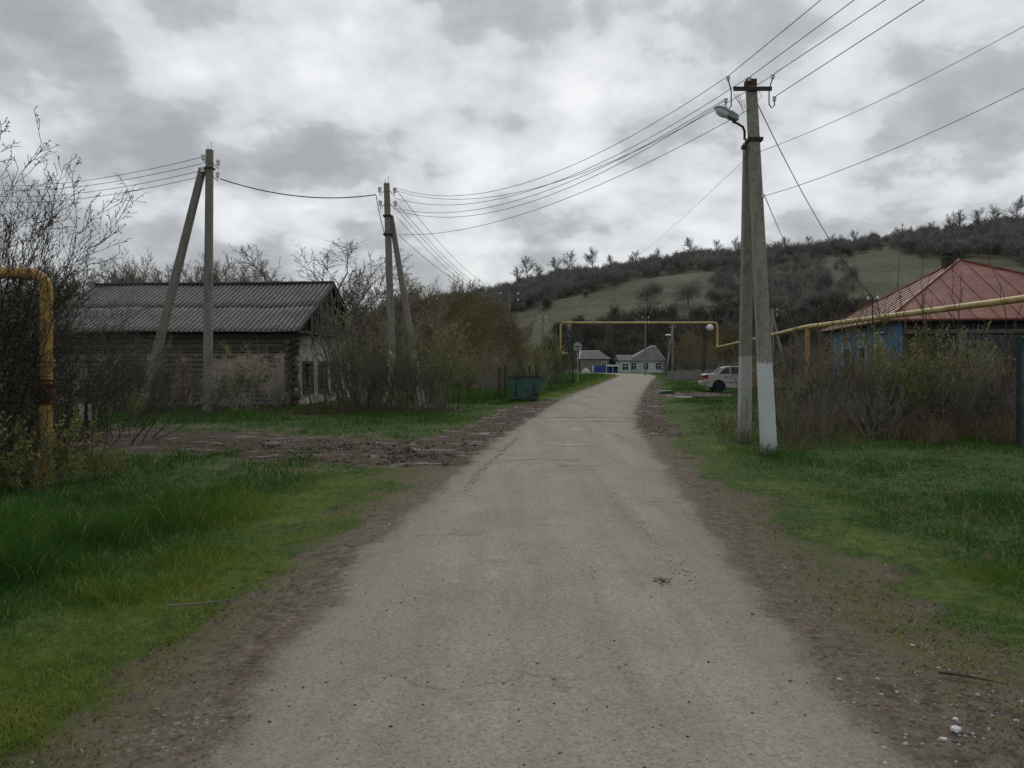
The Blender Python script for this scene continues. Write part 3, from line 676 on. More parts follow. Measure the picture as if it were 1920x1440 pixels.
def X_(px, Y): return (px-960)/F*Y
PH = dict(weed=1.0, dusk=2.0, bare=2.4, leafy=2.4, dark=2.0, arch=4.0, stalk=1.3)
TH = dict(olive=7.5, grey=7.0, round=8.2)
def plant_h(k, px, Y, h, *a, **kw): return put_plant(k, X_(px, Y), Y, h/PH[k[:-1]], *a, **kw)
def tree_h(k, px, Y, h, *a, **kw): return put_tree(k, X_(px, Y), Y, h/TH[k[:-1]], *a, **kw)
def vegetation():
    g = 'bare shrubs before the abandoned house'
    lab = 'bare grey twiggy shrub in the row before the abandoned house wall'
    for (px, Y, h, k) in ((175,25,2.6,'dark0'),(225,26,2.5,'bare0'),(275,25.5,1.9,'dark1'),(322,26.2,2.3,'bare1'),(360,25.6,1.7,'dark2'),(410,26.4,1.5,'bare2'),(500,26.9,1.6,'bare3'),(535,26.6,1.0,'bare0'),(300,26.8,2.5,'bare3')):
        plant_h(k, px, Y, h, lab, g)
    for (px, Y, h, lb) in ((452,25.4,2.3,'shrub with yellowish young leaves just right of the leftmost concrete pole'),(232,21.5,.9,'low leafy shrub on the grass left of the leftmost concrete pole')):
        plant_h('leafy1' if h > 1 else 'weed0', px, Y, h, lb)
    g = 'bare shrubs around the braced pole'; lab = 'bare grey shrub in the dense thicket around the braced pole'
    for (px, Y, h, k) in ((602,26.4,1.6,'bare0'),(655,25.2,2.3,'bare2'),(690,26.2,3.2,'bare3'),(733,25.4,2.4,'bare0'),(768,26.2,2.9,'bare1'),(672,29.5,4.5,'bare2'),(712,31,4.7,'bare0'),(805,27.5,2.6,'bare3'),(672,24.9,1.4,'stalk0'),(720,24.6,1.2,'stalk1')):
        plant_h(k, px, Y, h, lab, g)
    for (px, Y, h, k, lb) in ((808,25.8,3.2,'leafy0','tall shrub of upright yellow green shoots right of the braced pole'),(842,27,2.5,'leafy2','smaller yellow green shrub at the right end of the thicket by the braced pole'),(695,27.4,3.6,'leafy1','pale leafing shrub between the abandoned house gable and the braced pole')):
        plant_h(k, px, Y, h, lb)
    # trees beyond
    tree_h('round0', 552, 42, 8.7, 'round crowned bare tree rising behind the right end of the corrugated roof', sxy=1.45)
    g = 'pale trees behind the abandoned house'; lab = 'pale budding tree in the row behind the abandoned house'
    for i, px in enumerate(range(105, 500, 21)):
        Y = 44+rnd.random()*7; tree_h('grey%d' % (i % 2), px, Y, (682-rnd.uniform(490, 512))/F*Y+1.6, lab, g)
    for i, px in enumerate(range(-60, 90, 38)):
        Y = 34+rnd.random()*6; tree_h('grey%d' % (i % 2), px, Y, 5.6+rnd.random(), 'pale budding tree behind the yellow valve pipe at the left edge', 'pale trees at the left edge')
    for i, (px, h) in enumerate(((662,6.6),(692,6.8),(735,6.2),(780,5.9))):
        tree_h('grey%d' % (i % 2), px, 44+i*2, h, 'grey budding tree seen through the braced pole beyond the house gable', 'grey trees beyond the house gable')
    g = 'brown willows along the left side'; lab = 'brown olive willow in the tree mass left of the lane'
    for i, (px, Y, py) in enumerate(((755,54,575),(775,58,558),(800,55,545),(828,56,530),(850,60,540),(875,62,548),(900,66,565),(920,72,590),(845,48,575),(885,52,590),(812,62,540),(912,58,610),(860,80,540),(780,66,550),(735,60,580),(935,84,625),(815,46,600),(865,44,620))):
        tree_h('olive%d' % (i % 2), px, Y, (682-py)/F*Y+1.6, lab, g, sxy=1.1, name='willow_tree')
    g = 'bushes left of the lane behind the container'; lab = 'grey brown bush behind the green container'
    for i, (px, Y, py) in enumerate(((872,36,660),(885,40,650),(905,42,645),(930,44,650),(960,46,655),(985,50,645),(1010,54,640),(1032,60,645),(920,38,665),(1025,68,640),(985,64,632),(940,52,640),(1005,46,665))):
        plant_h(('bare%d' % (i % 4)) if i % 3 else 'leafy%d' % (i % 3), px, Y, (682-py)/F*Y+1.6, lab, g)
    plant_h('leafy0', 1000, 62, 4.3, 'pale yellow green bush between the lean far pole and the round road sign')
    plant_h('leafy2', 1055, 66, 2.6, 'small leafing bush at the foot of the pipe gate left leg')
    # near left edge
    for (x, y, h, k, lb, rz, ln) in ((-7.9,11.3,4.5,'arch0','tall arching dark shrub with opening buds behind the valve pipe',.6,.10),(-8.0,10.3,4.0,'arch1','tall arching dark shrub nearest the camera at the left edge',2.2,.05),(-9.2,13.2,4.6,'arch2','arching dark shrub behind the others at the left edge',4.0,.1),(-8.3,13.4,2.9,'arch0','lower arching shrub spreading right behind the white marker post',3.3,.3),(-10.2,15.6,4.2,'arch1','arching dark shrub farthest back at the left edge',1.2,.1)):
        put_plant(k, x, y, h/4.0, lb, rz=rz, lean=ln)
    g = 'tangled shrubs at the left edge'; lab = 'dark tangled low shrub in the undergrowth around the valve pipe'
    for (x, y, h, k) in ((-6.9,10.6,1.5,'dusk0'),(-7.4,11.4,1.5,'dusk1'),(-7.6,11.4,2.2,'dusk2'),(-8.4,10.8,2.4,'dusk0'),(-7.4,12.9,1.8,'dusk1'),(-9.2,12,2.5,'dusk2'),(-6.1,9.7,.5,'weed1'),(-5.8,10.6,.45,'weed0'),(-7.0,9.4,1.2,'dusk2'),(-8.4,16.4,2.3,'dusk0'),(-10.4,16.8,2.6,'dusk0'),(-5.9,11.0,.4,'weed1'),(-7.5,10.2,1.8,'dusk1'),(-6.7,9.6,.8,'weed0'),(-7.1,8.6,.9,'weed1'),(-10.2,19.4,2.5,'dusk1')):
        put_plant(k, x, y, h/PH[k[:-1]], lab, g)
    for (x, y, h, k, lb) in ((-6.62,10.35,1.05,'weed0','leafy shrub hiding the foot of the yellow valve pipe'),(-6.35,10.4,.75,'weed1','small leafy shrub just right of the foot of the valve pipe'),(-6.9,9.9,1.0,'dusk1','dark twiggy shrub just left of the foot of the valve pipe')):
        put_plant(k, x, y, h/PH[k[:-1]], lb)
    # right thicket
    g = 'shrubs of the right hand thicket'; lab = 'grey brown budding shrub in the thicket before the red roofed house'
    i = 0
    for row, (y0, h0) in enumerate(((15.8,1.05),(17.2,1.55),(19.0,1.9))):
        for px in range(1480+row*12, 1960, 42 if row else 58):
            Y = y0+rnd.random()*1.1; k = ['bare0','bare1','dark1','bare2','leafy0','bare3','dark2','bare1','bare2','dark0'][i % 10]; i += 1
            hh = h0*rnd.uniform(.85, 1.12)*(1.04 if 1540 < px < 1680 else 1.14); plant_h(k, px+rnd.uniform(-14, 14), Y, hh, lab, g)
    for (px, Y, h, k, lb) in ((1700,17.4,2.35,'leafy1','yellow green leafing shrub before the near corner of the blue wall'),(1765,17.0,2.25,'leafy2','yellow green leafing shrub before the left part of the dark veranda'),(1478,18.5,2.0,'leafy0','olive leafing shrub right behind the limewashed lamp pole'),(1838,18.2,3.7,'stalk0','tall thin bare shoots standing before the red roof'),(1505,19.0,3.2,'stalk1','thin bare shoots reaching above the pipe beside its yellow support post'),(1620,18.6,3.0,'stalk0','thin bare shoots reaching above the pipe before the left roof slope')):
        plant_h(k, px, Y, h, lb)
    plant_h('stalk0', 1383, 16.0, 1.1, 'small dark shrub at the foot of the lamp pole brace')
    plant_h('weed1', 1350, 16.9, .5, 'low leafy seedling left of the lamp pole brace')
    g = 'dry stalks at the thicket foot'; lab = 'clump of dry upright stalks along the front of the right hand thicket'
    for j, px in enumerate(range(1475, 1960, 38)):
        Y = 14.6+rnd.random()*1.2+max(0, px-1650)*.0012; plant_h('stalk%d' % (j % 2), px+rnd.uniform(-12, 12), Y, rnd.uniform(.35, 1.0), lab, g, 'dry_stalks', 'dry stalks')
    # trees and bushes near the far houses
    for (px, Y, h, k, lb) in ((1312,84,5.2,'olive0','bare olive tree standing between the pipe gate post and the parked car'),(1350,88,6.0,'olive1','olive tree behind the right leg of the pipe gate'),(1380,92,6.2,'olive0','olive tree directly left of the lamp pole at the far field'),(1290,105,5.2,'olive1','small olive tree right of the white house')):
        tree_h(k, px, Y, h, lb, name='bare_tree')
    g = 'bushes behind the parked car'
    for j, px in enumerate(range(1265, 1560, 17)):
        Y = 66+rnd.random()*16; plant_h(['dark0','bare1','bare2','dark2'][j % 4], px, Y, rnd.uniform(1.9, 3.2)*(1 if px < 1440 else 1.4), 'grey brown bush along the plot behind the parked car', g)
vegetation()
def weeds():
    g = random.Random(77); k = 0
    while k < 70:
        x = g.uniform(-8, 9); y = g.uniform(4.5, 26); m = masks(np.array([x]), np.array([y]))
        if m[2][0] < .7 or m[0][0] < .9 or abs(x) > y*.72: continue
        k += 1; put_plant('weed%d' % (k % 2), x, y, g.uniform(.06, .17), 'small broad leaved weed standing in the verge grass', 'weeds in the verge grass', 'weed', 'weed', sz=g.uniform(.5, 1.1))
weeds()
for (x, y, h, lb) in ((4.45, 13.55, .22, 'weed tuft added for contact shadow at the left side of the lamp pole foot'), (4.85, 13.6, .18, 'weed tuft added for contact shadow at the right side of the lamp pole foot'), (4.8, 16.1, .28, 'weed tuft added for contact shadow at the foot of the lamp pole brace'), (5.15, 16.05, .22, 'weed tuft added for contact shadow right of the lamp pole brace foot'), (4.66, 13.45, .12, 'tiny weed added for contact shadow in front of the lamp pole foot')):
    put_plant('weed0', x, y, h, lb, name='weed', cat='weed')  # tufts added to darken where pole and brace meet the ground

# ------------------------------------------------------------------ far woods
def fuzz(n, w, h, seed, sw=.11, sl=1.3, lobes=1):
    r = np.random.RandomState(seed); u = r.rand(n)**.5; a = r.rand(n)*6.283; zz = r.rand(n)
    rad = np.sin(np.pi*np.clip(zz*.86+.12, 0, 1))**.7*w/2*u; c = np.stack([np.cos(a)*rad, np.sin(a)*rad, h*(.06+.90*zz)], -1)
    if lobes > 1:
        lc = np.stack([(r.rand(lobes)-.5)*w*.62, (r.rand(lobes)-.5)*w*.62, h*(.22+.42*r.rand(lobes))], -1); k = r.randint(0, lobes, n); d_ = r.randn(n, 3); d_ /= np.linalg.norm(d_, axis=1, keepdims=True)
        c = lc[k]+d_*(r.rand(n, 1)**.6)*np.array([w*.26, w*.26, h*.34]); c[:, 2] = np.abs(c[:, 2])
    d = c-np.array([0, 0, h*.1]); d = d/np.linalg.norm(d, axis=1, keepdims=True)+r.randn(n, 3)*.35; d[:, 2] = np.abs(d[:, 2])+.2; d /= np.linalg.norm(d, axis=1, keepdims=True)
    s = np.cross(d, r.randn(n, 3)); s /= np.linalg.norm(s, axis=1, keepdims=True); L = sl*(.5+r.rand(n, 1)); ww = sw*(.5+r.rand(n, 1))
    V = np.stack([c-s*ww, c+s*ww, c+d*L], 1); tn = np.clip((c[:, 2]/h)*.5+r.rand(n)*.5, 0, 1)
    return V, tn
woodm = attr_mat('hazed_bare_wood', [(0, (.12,.12,.12)), (.4, (.175,.168,.156)), (.75, (.225,.212,.19)), (1, (.28,.26,.23))], .95)  # distance haze painted into the colours: lifted and greyed
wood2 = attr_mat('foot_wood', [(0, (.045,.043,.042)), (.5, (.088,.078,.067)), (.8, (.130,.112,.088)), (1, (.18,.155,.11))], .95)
def forest(name, pts, label, mat, nf=420, variants=6):
    tmpl = [fuzz(nf, 1, 1, 400+i, .014, .15, lobes=4+i % 3) for i in range(variants)]; Vs = []; Ts = []
    for k, (x, y, z, h, w_) in enumerate(pts):
        V, tn = tmpl[k % variants]; a = rnd.random()*6.28; c, s = math.cos(a), math.sin(a); hm = (h+w_)/2
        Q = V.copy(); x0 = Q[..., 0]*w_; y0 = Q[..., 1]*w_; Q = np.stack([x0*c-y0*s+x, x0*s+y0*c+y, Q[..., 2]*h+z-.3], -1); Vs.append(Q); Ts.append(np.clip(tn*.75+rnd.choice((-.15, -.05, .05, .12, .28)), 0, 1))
    V = np.concatenate(Vs).reshape(-1, 3); T = np.arange(len(V)).reshape(-1, 3); tn = np.repeat(np.concatenate(Ts), 3)
    o = link(name, np_mesh(name, V, T, mat, dict(tint=tn))); tag(o, label, 'wood', None, 'stuff'); return o
def inpoly(x, y, P):
    c = False; n = len(P)
    for i in range(n):
        (x1, y1), (x2, y2) = P[i], P[(i+1) % n]
        if (y1 > y) != (y2 > y) and x < (x2-x1)*(y-y1)/(y2-y1)+x1: c = not c
    return c
def woods():
    UP = [(740,700),(760,575),(930,530),(1100,497),(1300,478),(1450,466),(1650,446),(1650,470),(1600,476),(1480,486),(1440,500),(1395,512),(1300,508),(1200,525),(1100,548),(1000,575),(900,610)]
    UR = [(1655,440),(1940,410),(2100,400),(2100,520),(1960,520),(1880,478),(1800,486),(1720,480),(1680,470)]
    MID = [(1330,535),(1400,508),(1440,500),(1500,488),(1570,492),(1605,528),(1580,565),(1540,585),(1520,620),(1440,645),(1370,645),(1340,605),(1385,575)]
    pts = []
    for P, n, h0, h1 in ((UP, 900, 5, 8), (UR, 520, 6, 9), (MID, 240, 4.5, 8.5)):
        xs = [p[0] for p in P]; ys = [p[1] for p in P]; k = 0; tries = 0
        while k < n and tries < n*30:
            tries += 1; px = rnd.uniform(min(xs), max(xs)); py = rnd.uniform(min(ys), max(ys)+6)
            if not inpoly(px, py, P): continue
            q = ray(px, py)
            if q is None:
                continue
            k += 1; h = rnd.uniform(h0, h1)*(.8 if P is MID else 1); pts.append((q[0], q[1], q[2], h, h*rnd.uniform(.75, 1.15)))
    # crest band, the crowns that make the skyline
    for i in range(620):
        px = rnd.uniform(700, 2150); Y = rnd.uniform(402, 450)
        if 1655 < px < 1700 and rnd.random() < .6: continue
        x = X_(px, Y); h = rnd.uniform(4.5, 8.0)*(1.25 if rnd.random() < .12 else 1); pts.append((x, Y, float(hill(np.array([x]), np.array([Y]))[0]), h, h*rnd.uniform(.7, 1.1)))
    # left flank running down behind the willows
    for i in range(160):
        px = rnd.uniform(520, 960); Y = rnd.uniform(200, 400); x = X_(px, Y); z_ = float(hill(np.array([x]), np.array([Y]))[0])
        if HY-(z_-1.6)/Y*F < 612 and px > 900: continue
        h = rnd.uniform(5, 8); pts.append((x, Y, z_, h, h))
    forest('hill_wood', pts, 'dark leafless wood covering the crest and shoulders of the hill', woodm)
    pts = []
    for i in range(420):
        px = rnd.uniform(1030, 1620); Y = rnd.uniform(160, 238); x = X_(px, Y); h = rnd.uniform(4.5, 8.0)
        if px < 1130: h *= .8
        pts.append((x, Y, float(hill(np.array([x]), np.array([Y]))[0]), h, h*rnd.uniform(.7, 1.1)))
    for i in range(60):
        px = rnd.uniform(900, 1060); Y = rnd.uniform(120, 160); x = X_(px, Y); h = rnd.uniform(3, 5); pts.append((x, Y, 0, h, h))
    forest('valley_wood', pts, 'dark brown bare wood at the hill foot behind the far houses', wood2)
    # bushes one can tell apart on the open slope
    for j, (px, py, wpx, hpx, lb) in enumerate(((1033,577,26,24,'small round bush on the left of the open slope'),(1212,565,48,38,'round dark bush in the middle of the open slope'),(1290,572,62,56,'largest dark bush on the open slope above the pipe gate'),(1347,573,40,34,'dark bush just right of the largest bush on the slope'),(1355,520,40,26,'bush at the wood edge high on the slope'),(1545,548,50,40,'bush on the slope right of the lamp pole'),(1100,555,16,12,'tiny bush below the wood edge on the slope'),(1580,480,26,20,'small bush at the skyline beside the bald knoll'))):
        q = ray(px, py)
        if q is None: continue
        Wd = wpx/F*q[1]; Hh = hpx/F*q[1]; V, tn = fuzz(int(5000 if wpx > 20 else 900), Wd*1.2, Hh, 700+j, .05, .6, lobes=6 if wpx < 55 else 9)
        o = empty('hill_bush', q, 0, lb, 'bush', 'bushes scattered on the hillside')
        link('twigs', np_mesh('twigs', V.reshape(-1, 3), np.arange(len(V)*3).reshape(-1, 3), woodm, dict(tint=np.repeat(tn*.62, 3))), o)
        b = MB().tube([(0, 0, -.3), (.05, 0, Hh*.6)], [.2, .08], 6)
        b.build('trunk', M['bark_dark'], o)
    # small scrub dots on the slope
    pts = []
    for i in range(120):
        px = rnd.uniform(960, 1720); py = rnd.uniform(500, 615); q = ray(px, py)
        if q: h = rnd.uniform(.5, 1.4); pts.append((*q, h, h*1.6))
    forest('hillside_scrub', pts, 'low scrub tufts dotted over the open hillside', wood2, 60)
    # skyline trees
    g = 'bare trees standing out on the skyline'
    spec = [(765,10),(968,24),(990,40),(1012,20),(1040,26),(1066,34),(1112,36),(1148,18),(1190,20),(1232,18),(1296,26),(1345,18),(1378,22),(1470,18),(1518,16),(1560,14),(1600,14),(1745,16),(1782,24),(1803,34),(1833,30),(1868,28),(1905,40)]
    for j, (px, hp) in enumerate(spec):
        Y = 418; x = X_(px, Y); h = (hp+17)/F*Y
        put_tree('ridge%d' % (j % 3), x, Y, h/7.5, 'bare spreading tree standing above the wood on the skyline', g, 'bare_tree', z=float(hill(np.array([x]), np.array([Y]))[0]), sxy=1.0)
woods()

# ------------------------------------------------------------------ poles
def insulator(parent, p, hook_from, s=1.):
    p = Vector(p); o = MB(); Mx = Matrix.Translation(p)
    o.lathe([(.018*s,-.05*s),(.034*s,-.045*s),(.036*s,-.01*s),(.024*s,.005*s),(.040*s,.012*s),(.036*s,.05*s),(.015*s,.06*s)], 10, Mx)
    ob = o.build('insulator', M['porcelain'], parent, True)
    h = Vector(hook_from); MB().tube([h, h.lerp(p, .55)+Vector((0,0,-.06*s)), p+Vector((0,0,-.12*s)), p+Vector((0,0,-.04*s))], .008*s, 6).build('hook', M['steel'], ob)
def pole(label, base, top, w0, w1, mat, strut=None, group=None, spikes=False, name='utility_pole', strut_mat=None, clamps=()):
    base = Vector(base); top = Vector(top); o = empty(name, base, 0, label, 'utility pole', group)
    MB().beam((0,0,-.3), top-base, w0, w1, w0*.85, w1*.85).build('post', mat, o)
    if strut:
        a, b, s0, s1 = strut; MB().beam(Vector(a)-base-Vector((0,0,.3)), Vector(b)-base, s0, s1).build('brace', strut_mat or mat, o)
    if spikes:
        m = MB()
        for dx in (-.05, .05): m.tube([top-base+Vector((dx,0,-.02)), top-base+Vector((dx*1.1,0,.22+dx))], .008, 5)
        m.build('rebar', M['rust'], o)
    for (zz, ww) in clamps:
        t = (top-base); p = t*((zz-base.z)/t.z); MB().box(p.x-ww/2, p.x+ww/2, p.y-ww*.42, p.y+ww*.42, p.z-.03, p.z+.03).build('clamp', M['steel'], o)
    return o
# --- main lamp pole
mb = Vector((X_(1443,13.7), 13.7, 0)); mtop = at(1408, 152, 13.7)
sb = Vector((X_(1395,16.3), 16.3, 0)); stp = at(1403, 268, 13.93)
MP = pole('tall limewashed concrete lamp pole with rear brace on the right verge', mb, mtop, .26, .17, M['concrete_white'], (sb, stp, .25, .165), name='lamp_pole', strut_mat=M['concrete_white2'], clamps=((EYE-(263-HY)/F*13.7, .27),))
rel = lambda v: Vector(v)-mb
arm = MB()
ca = rel(at(1372, 171, 13.7)); cb = rel(at(1443, 169, 13.7))
arm.box(ca.x, cb.x, -.13, -.09, min(ca.z, cb.z)-.03, max(ca.z, cb.z)+.02).build('crossarm', M['steel'], MP)
INS = {}
for key, (px, py), (hx, hy) in (('tl',(1365,146),(1371,171)),('bl',(1361,188),(1371,171)),('tr',(1449,143),(1442,169)),('br',(1452,185),(1442,169)),('top',(1405,148),(1407,156))):
    p = at(px, py, 13.6); INS[key] = p; o = MB(); Mx = Matrix.Translation(rel(p))
    o.lathe([(.015,-.045),(.030,-.04),(.032,-.01),(.022,.0),(.036,.008),(.033,.035),(.015,.045)], 10, Mx); ob = o.build('insulator', M['porcelain'], MP, True)
    h = rel(at(hx, hy, 13.6))
    if key in ('tl', 'tr', 'top'): pts = [h, h.lerp(rel(p), .5), rel(p)+Vector((0,0,-.03))]
    else:
        c = rel(p); pts = [h, Vector((h.x, h.y, c.z-.1)), Vector(((h.x+c.x)/2, c.y, c.z-.17)), Vector((c.x, c.y, c.z-.12)), c+Vector((0,0,-.03))]
    MB().tube(pts, .011, 6).build('hook', M['steel'], ob)
cap = rel(at(1408,157,13.7)); MB().box(cap.x-.1, cap.x+.08, -.09, .09, cap.z-.05, cap.z+.06).build('head_plate', M['rust'], MP)
# lamp
la = [rel(at(1396,262,13.62)), rel(at(1396,246,13.60)), rel(at(1393,238,13.56)), rel(at(1382,231,13.5)), rel(at(1374,228,13.46))]
lo = MB().tube(la, .022, 8).build('lamp_arm', M['steel'], MP, True)
d1 = (at(1352,208,13.3)-at(1386,226,13.5)).normalized(); mid = rel(at(1372,218,13.42)); q = d1.to_track_quat('X', 'Z').to_matrix().to_4x4()
hb = MB(); hb.prism([(-.13,-.045),(-.11,.055),(.02,.075),(.14,.06),(.14,-.05),(.0,-.06)], -.06, .06, Matrix.Translation(mid) @ q); hd = hb.build('lamp_housing', M['alu'], MP, True, .015)
hb = MB(); c0 = rel(at(1355,209,13.33))
def ell(a, b, c, N=8, n=14, zlo=-1., zhi=1.):
    m = MB(); prof = []
    for i in range(N+1):
        t = zlo+(zhi-zlo)*i/N; prof.append((max(math.sqrt(max(0, 1-t*t)), .02), t))
    m.lathe(prof, n, Matrix.Diagonal((a, b, c, 1))); return m
m = ell(.19, .10, .085, 6, 16, .0, 1.); m.v = [tuple(Matrix.Translation(c0) @ q @ Vector(v)) for v in m.v]; m.build('lamp_hood', M['alu'], MP, True)
m = ell(.165, .088, .10, 6, 16, -1., -.02); m.v = [tuple(Matrix.Translation(c0) @ q @ Vector(v)) for v in m.v]; m.build('lamp_glass', M['lampglass'], MP, True)
MB().box(*(lambda c: (c.x-.07, c.x+.01, c.y-.05, c.y+.05, c.z-.03, c.z+.03))(rel(at(1398,276,13.7)))).build('bracket', M['steel'], MP)
# small loops of lead wire
lw = MB()
for s_ in range(4):
    a = rel(at(1376+s_*4, 176, 13.58)); b = rel(at(1397, 186+s_*4, 13.56)); mdd = a.lerp(b, .5)+Vector((0, -.03, -.12-.04*s_)); lw.tube([a, a.lerp(mdd, .5)+Vector((0,0,-.04)), mdd, mdd.lerp(b, .6), b], .004, 4)
a = rel(at(1418,164,13.58)); b = rel(at(1420,190,13.58)); lw.tube([a, at(1428,180,13.55)-mb, b], .004, 4)
lw.build('lead_wire', M['wire'], MP)

# --- braced pole (second from left)
p2b = Vector((X_(738,26.6), 26.6, 0)); p2t = at(725, 344, 26.6)
s2b = Vector((X_(795,26.9), 26.9, 0)); s2t = at(733, 405, 26.7)
P2 = pole('concrete pole with brace leaning right and flaking lime in the thicket', p2b, p2t, .27, .19, M['concrete_flake'], (s2b, s2t, .24, .17), spikes=True, clamps=((EYE-(405-HY)/F*26.6, .3),(EYE-(440-HY)/F*26.6, .32)))
I2 = {}
for key, px, py in (('a',712,356),('b',740,357),('c',713,381),('d',741,382)):
    p = at(px, py, 26.5)-p2b; I2[key] = p+p2b; insulator(P2, p, at(726, py-4, 26.55)-p2b, 1.75)
# --- leftmost pole
p1b = Vector((X_(389,25), 25, 0)); p1t = at(393, 281, 25)
s1b = Vector((X_(262,25.2), 25.2, 0)); s1t = at(380, 316, 25.05)
P1 = pole('leftmost concrete pole with brace leaning in from the left', p1b, p1t, .27, .21, M['concrete_dark'], (s1b, s1t, .27, .2), spikes=True, clamps=((EYE-(316-HY)/F*25, .3),))
for px, py in ((381,295),(409,305),(380,318),(408,328)): insulator(P1, at(px, py, 24.9)-p1b, at(394, py-3, 24.95)-p1b, 1.75)
# --- far poles
def far_pole(label, px, Y, ytop, w=.24, mat=None, strut=None, group=None, rows=2, cross=None):
    b = Vector((X_(px, Y), Y, 0)); t = at(px, ytop, Y); o = pole(label, b, t, w, w*.75, mat or M['concrete_dark'], strut and (Vector((X_(strut, Y+.3), Y+.3, 0)), at(px, ytop+10, Y), w, w*.7))
    for r_ in range(rows):
        for sg in (-1, 1): p = t-b+Vector((sg*(cross or .42), -.12, -.12-.55*r_)); insulator(o, p, (p.x*.2, -.05, p.z), 1.7)
    return o
far_pole('slim concrete pole with a patchy white foot behind the green container', 955, 66, 548, .26, M['concrete_flake'], cross=.75)
far_pole('short far pole in the bushes left of the pipe gate', 1018, 101, 593)
far_pole('slim dark pole rising behind the top bar of the pipe gate', 1210, 104, 594, .2)
fp = far_pole('far braced lamp pole at the corner of the white house', 1261, 122, 606, .34, M['concrete'], strut=1248)
m = ell(.55, .2, .15, 6, 10); m.v = [(v[0]-.75, v[1]-.2, v[2]+6.2+.0) for v in m.v]; m.build('lamp_glass', M['lampglass'], fp, True)
far_pole('far concrete pole with right leaning brace half hidden behind the lamp pole', 1448, 78, 578, .27, M['concrete'], strut=1478)
o = empty('street_lamp', (X_(1322,74), 74, 0), 0, 'thin grey street lamp with white head inside the right side of the pipe gate', 'street lamp')
MB().tube([(0,0,-.2),(0,0,4.5),(.08,-.1,5.0)], [.07,.05,.045], 8).build('post', M['green_post'], o); m = ell(.34, .25, .32, 8, 12); m.v = [(v[0]+.42, v[1]-.2, v[2]+5.12) for v in m.v]; m.build('lamp_glass', M['lampglass'], o, True)
# ladder like insulator pole
b = Vector((X_(1487,60), 60, 0)); o = empty('utility_pole', b, 0, 'thin dark pole carrying stacked crossbars right of the lamp pole', 'utility pole'); m = MB(); m.tube([(0,0,-.2),(0,0,5.6)], .07, 6).build('post', M['steel'], o)
for k in range(4): MB().box(-.3, .3, -.03, .03, 5.5-.43*k, 5.58-.43*k).build('crossbar', M['steel'], o)
for px, lb in ((1692, 'left one of two tiny poles on the hill crest'), (1708, 'right one of two tiny poles on the hill crest')):
    Y = 430; x = X_(px, Y); z_ = float(hill(np.array([x]), np.array([Y]))[0]); o = empty('utility_pole', (x, Y, z_), 0, lb, 'utility pole', 'poles on the hill crest')
    zt = EYE+(HY-(418 if px < 1700 else 423))/F*Y-z_; MB().tube([(0,0,-1),(0,0,zt)], .22, 6).build('post', M['bark_pale'], o); MB().box(-.9, .9, -.1, .1, zt-1.4, zt-1.1).build('crossbar', M['bark_pale'], o)

# ------------------------------------------------------------------ wires
def wire(a, b, sag, label, r=.0065, group=None, n=22, name='overhead_wire'):
    a = Vector(a); b = Vector(b); pts = []
    for i in range(n+1):
        t = i/n; p = a.lerp(b, t); p.z -= 4*sag*t*(1-t); pts.append(p)
    m = MB().tube([p-a for p in pts], r, 4, False); o = m.build(name, M['wire'], None, True); o.location = a; tag(o, label, 'wire', group)
i_ = INS
wire(i_['tl']+Vector((0,0,.03)), at(741,352,26.5), 1.0, 'topmost wire sagging from the lamp pole to the braced pole')
wire(i_['top']+Vector((0,0,.04)), at(741,372,26.5), 1.0, 'second wire from the top between the lamp pole and the braced pole')
wire(i_['bl']+Vector((0,0,.03)), at(741,390,26.5), .85, 'third wire from the top between the lamp pole and the braced pole')
wire(i_['bl']+Vector((.0,-.02,.0)), at(741,394,26.5), .95, 'wire running just under the third between the lamp pole and the braced pole')
wire(at(1405,205,13.6), at(748,440,26.5), .62, 'lowest wire from the lamp pole to the braced pole, passing the lamp')
bk = lambda p, dz=.0, dx=0: Vector((p.x+3.9+dx, -22, p.z+dz))
for key, px, nm in (('tl',1535,'left outer wire rising overhead from the lamp pole crossarm'),('top',1597,'wire rising overhead from the top insulator of the lamp pole'),('tr',1655,'wire rising overhead from the upper right insulator of the lamp pole'),('br',1727,'right outer wire rising overhead from the lower right insulator of the lamp pole')):
    p = i_[key]; tpx = (px-960)/F; zt = HY/F; Yq = (p.z+.08-EYE)/zt; xq = tpx*Yq; k = (-22-13.6)/(Yq-13.6)
    wire(p+Vector((0,0,.03)), (p.x+(xq-p.x)*k, -22, p.z+.08*k*.3+.05), .0, nm, .008)
wire(i_['tr']+Vector((0,.02,.02)), at(741,357,26.5), 1.05, 'wire from the upper right insulator of the lamp pole to the braced pole')
wire(at(1398,298,13.9), at(1134,492,150), 1.5, 'thin wire running from the lamp pole down towards the distant wooded slope', .0045)
wire(at(1404,292,13.7), at(1990,10,9.5), .12, 'thin wire from the lamp pole up past the right edge, upper one', .0045)
wire(at(1432,368,13.7), at(1990,130,9.0), .12, 'thin wire from the lamp pole up past the right edge, lower one', .005)
wire(at(1435,370,13.7), at(1500,492,45), .3, 'short wire running from the lamp pole down behind the hill trees', .008)
wire(at(1418,190,13.65), at(1636,556,21.5), .35, 'black service cable from the lamp pole to the red roofed house', .009, name='service_cable')
MB().lathe([(.02,-.04),(.035,0),(.02,.04)], 8, Matrix.Translation(at(1431,367,13.6)-mb)).build('insulator', M['porcelain'], MP, True)
wire(at(412,335,24.9), at(705,365,26.5), .32, 'thick cable sagging from the leftmost pole to the braced pole', .018, name='service_cable')
wire(at(705,366,26.5), at(722,440,26.4), .12, 'slack cable end hanging down beside the braced pole', .014, name='service_cable', n=10)
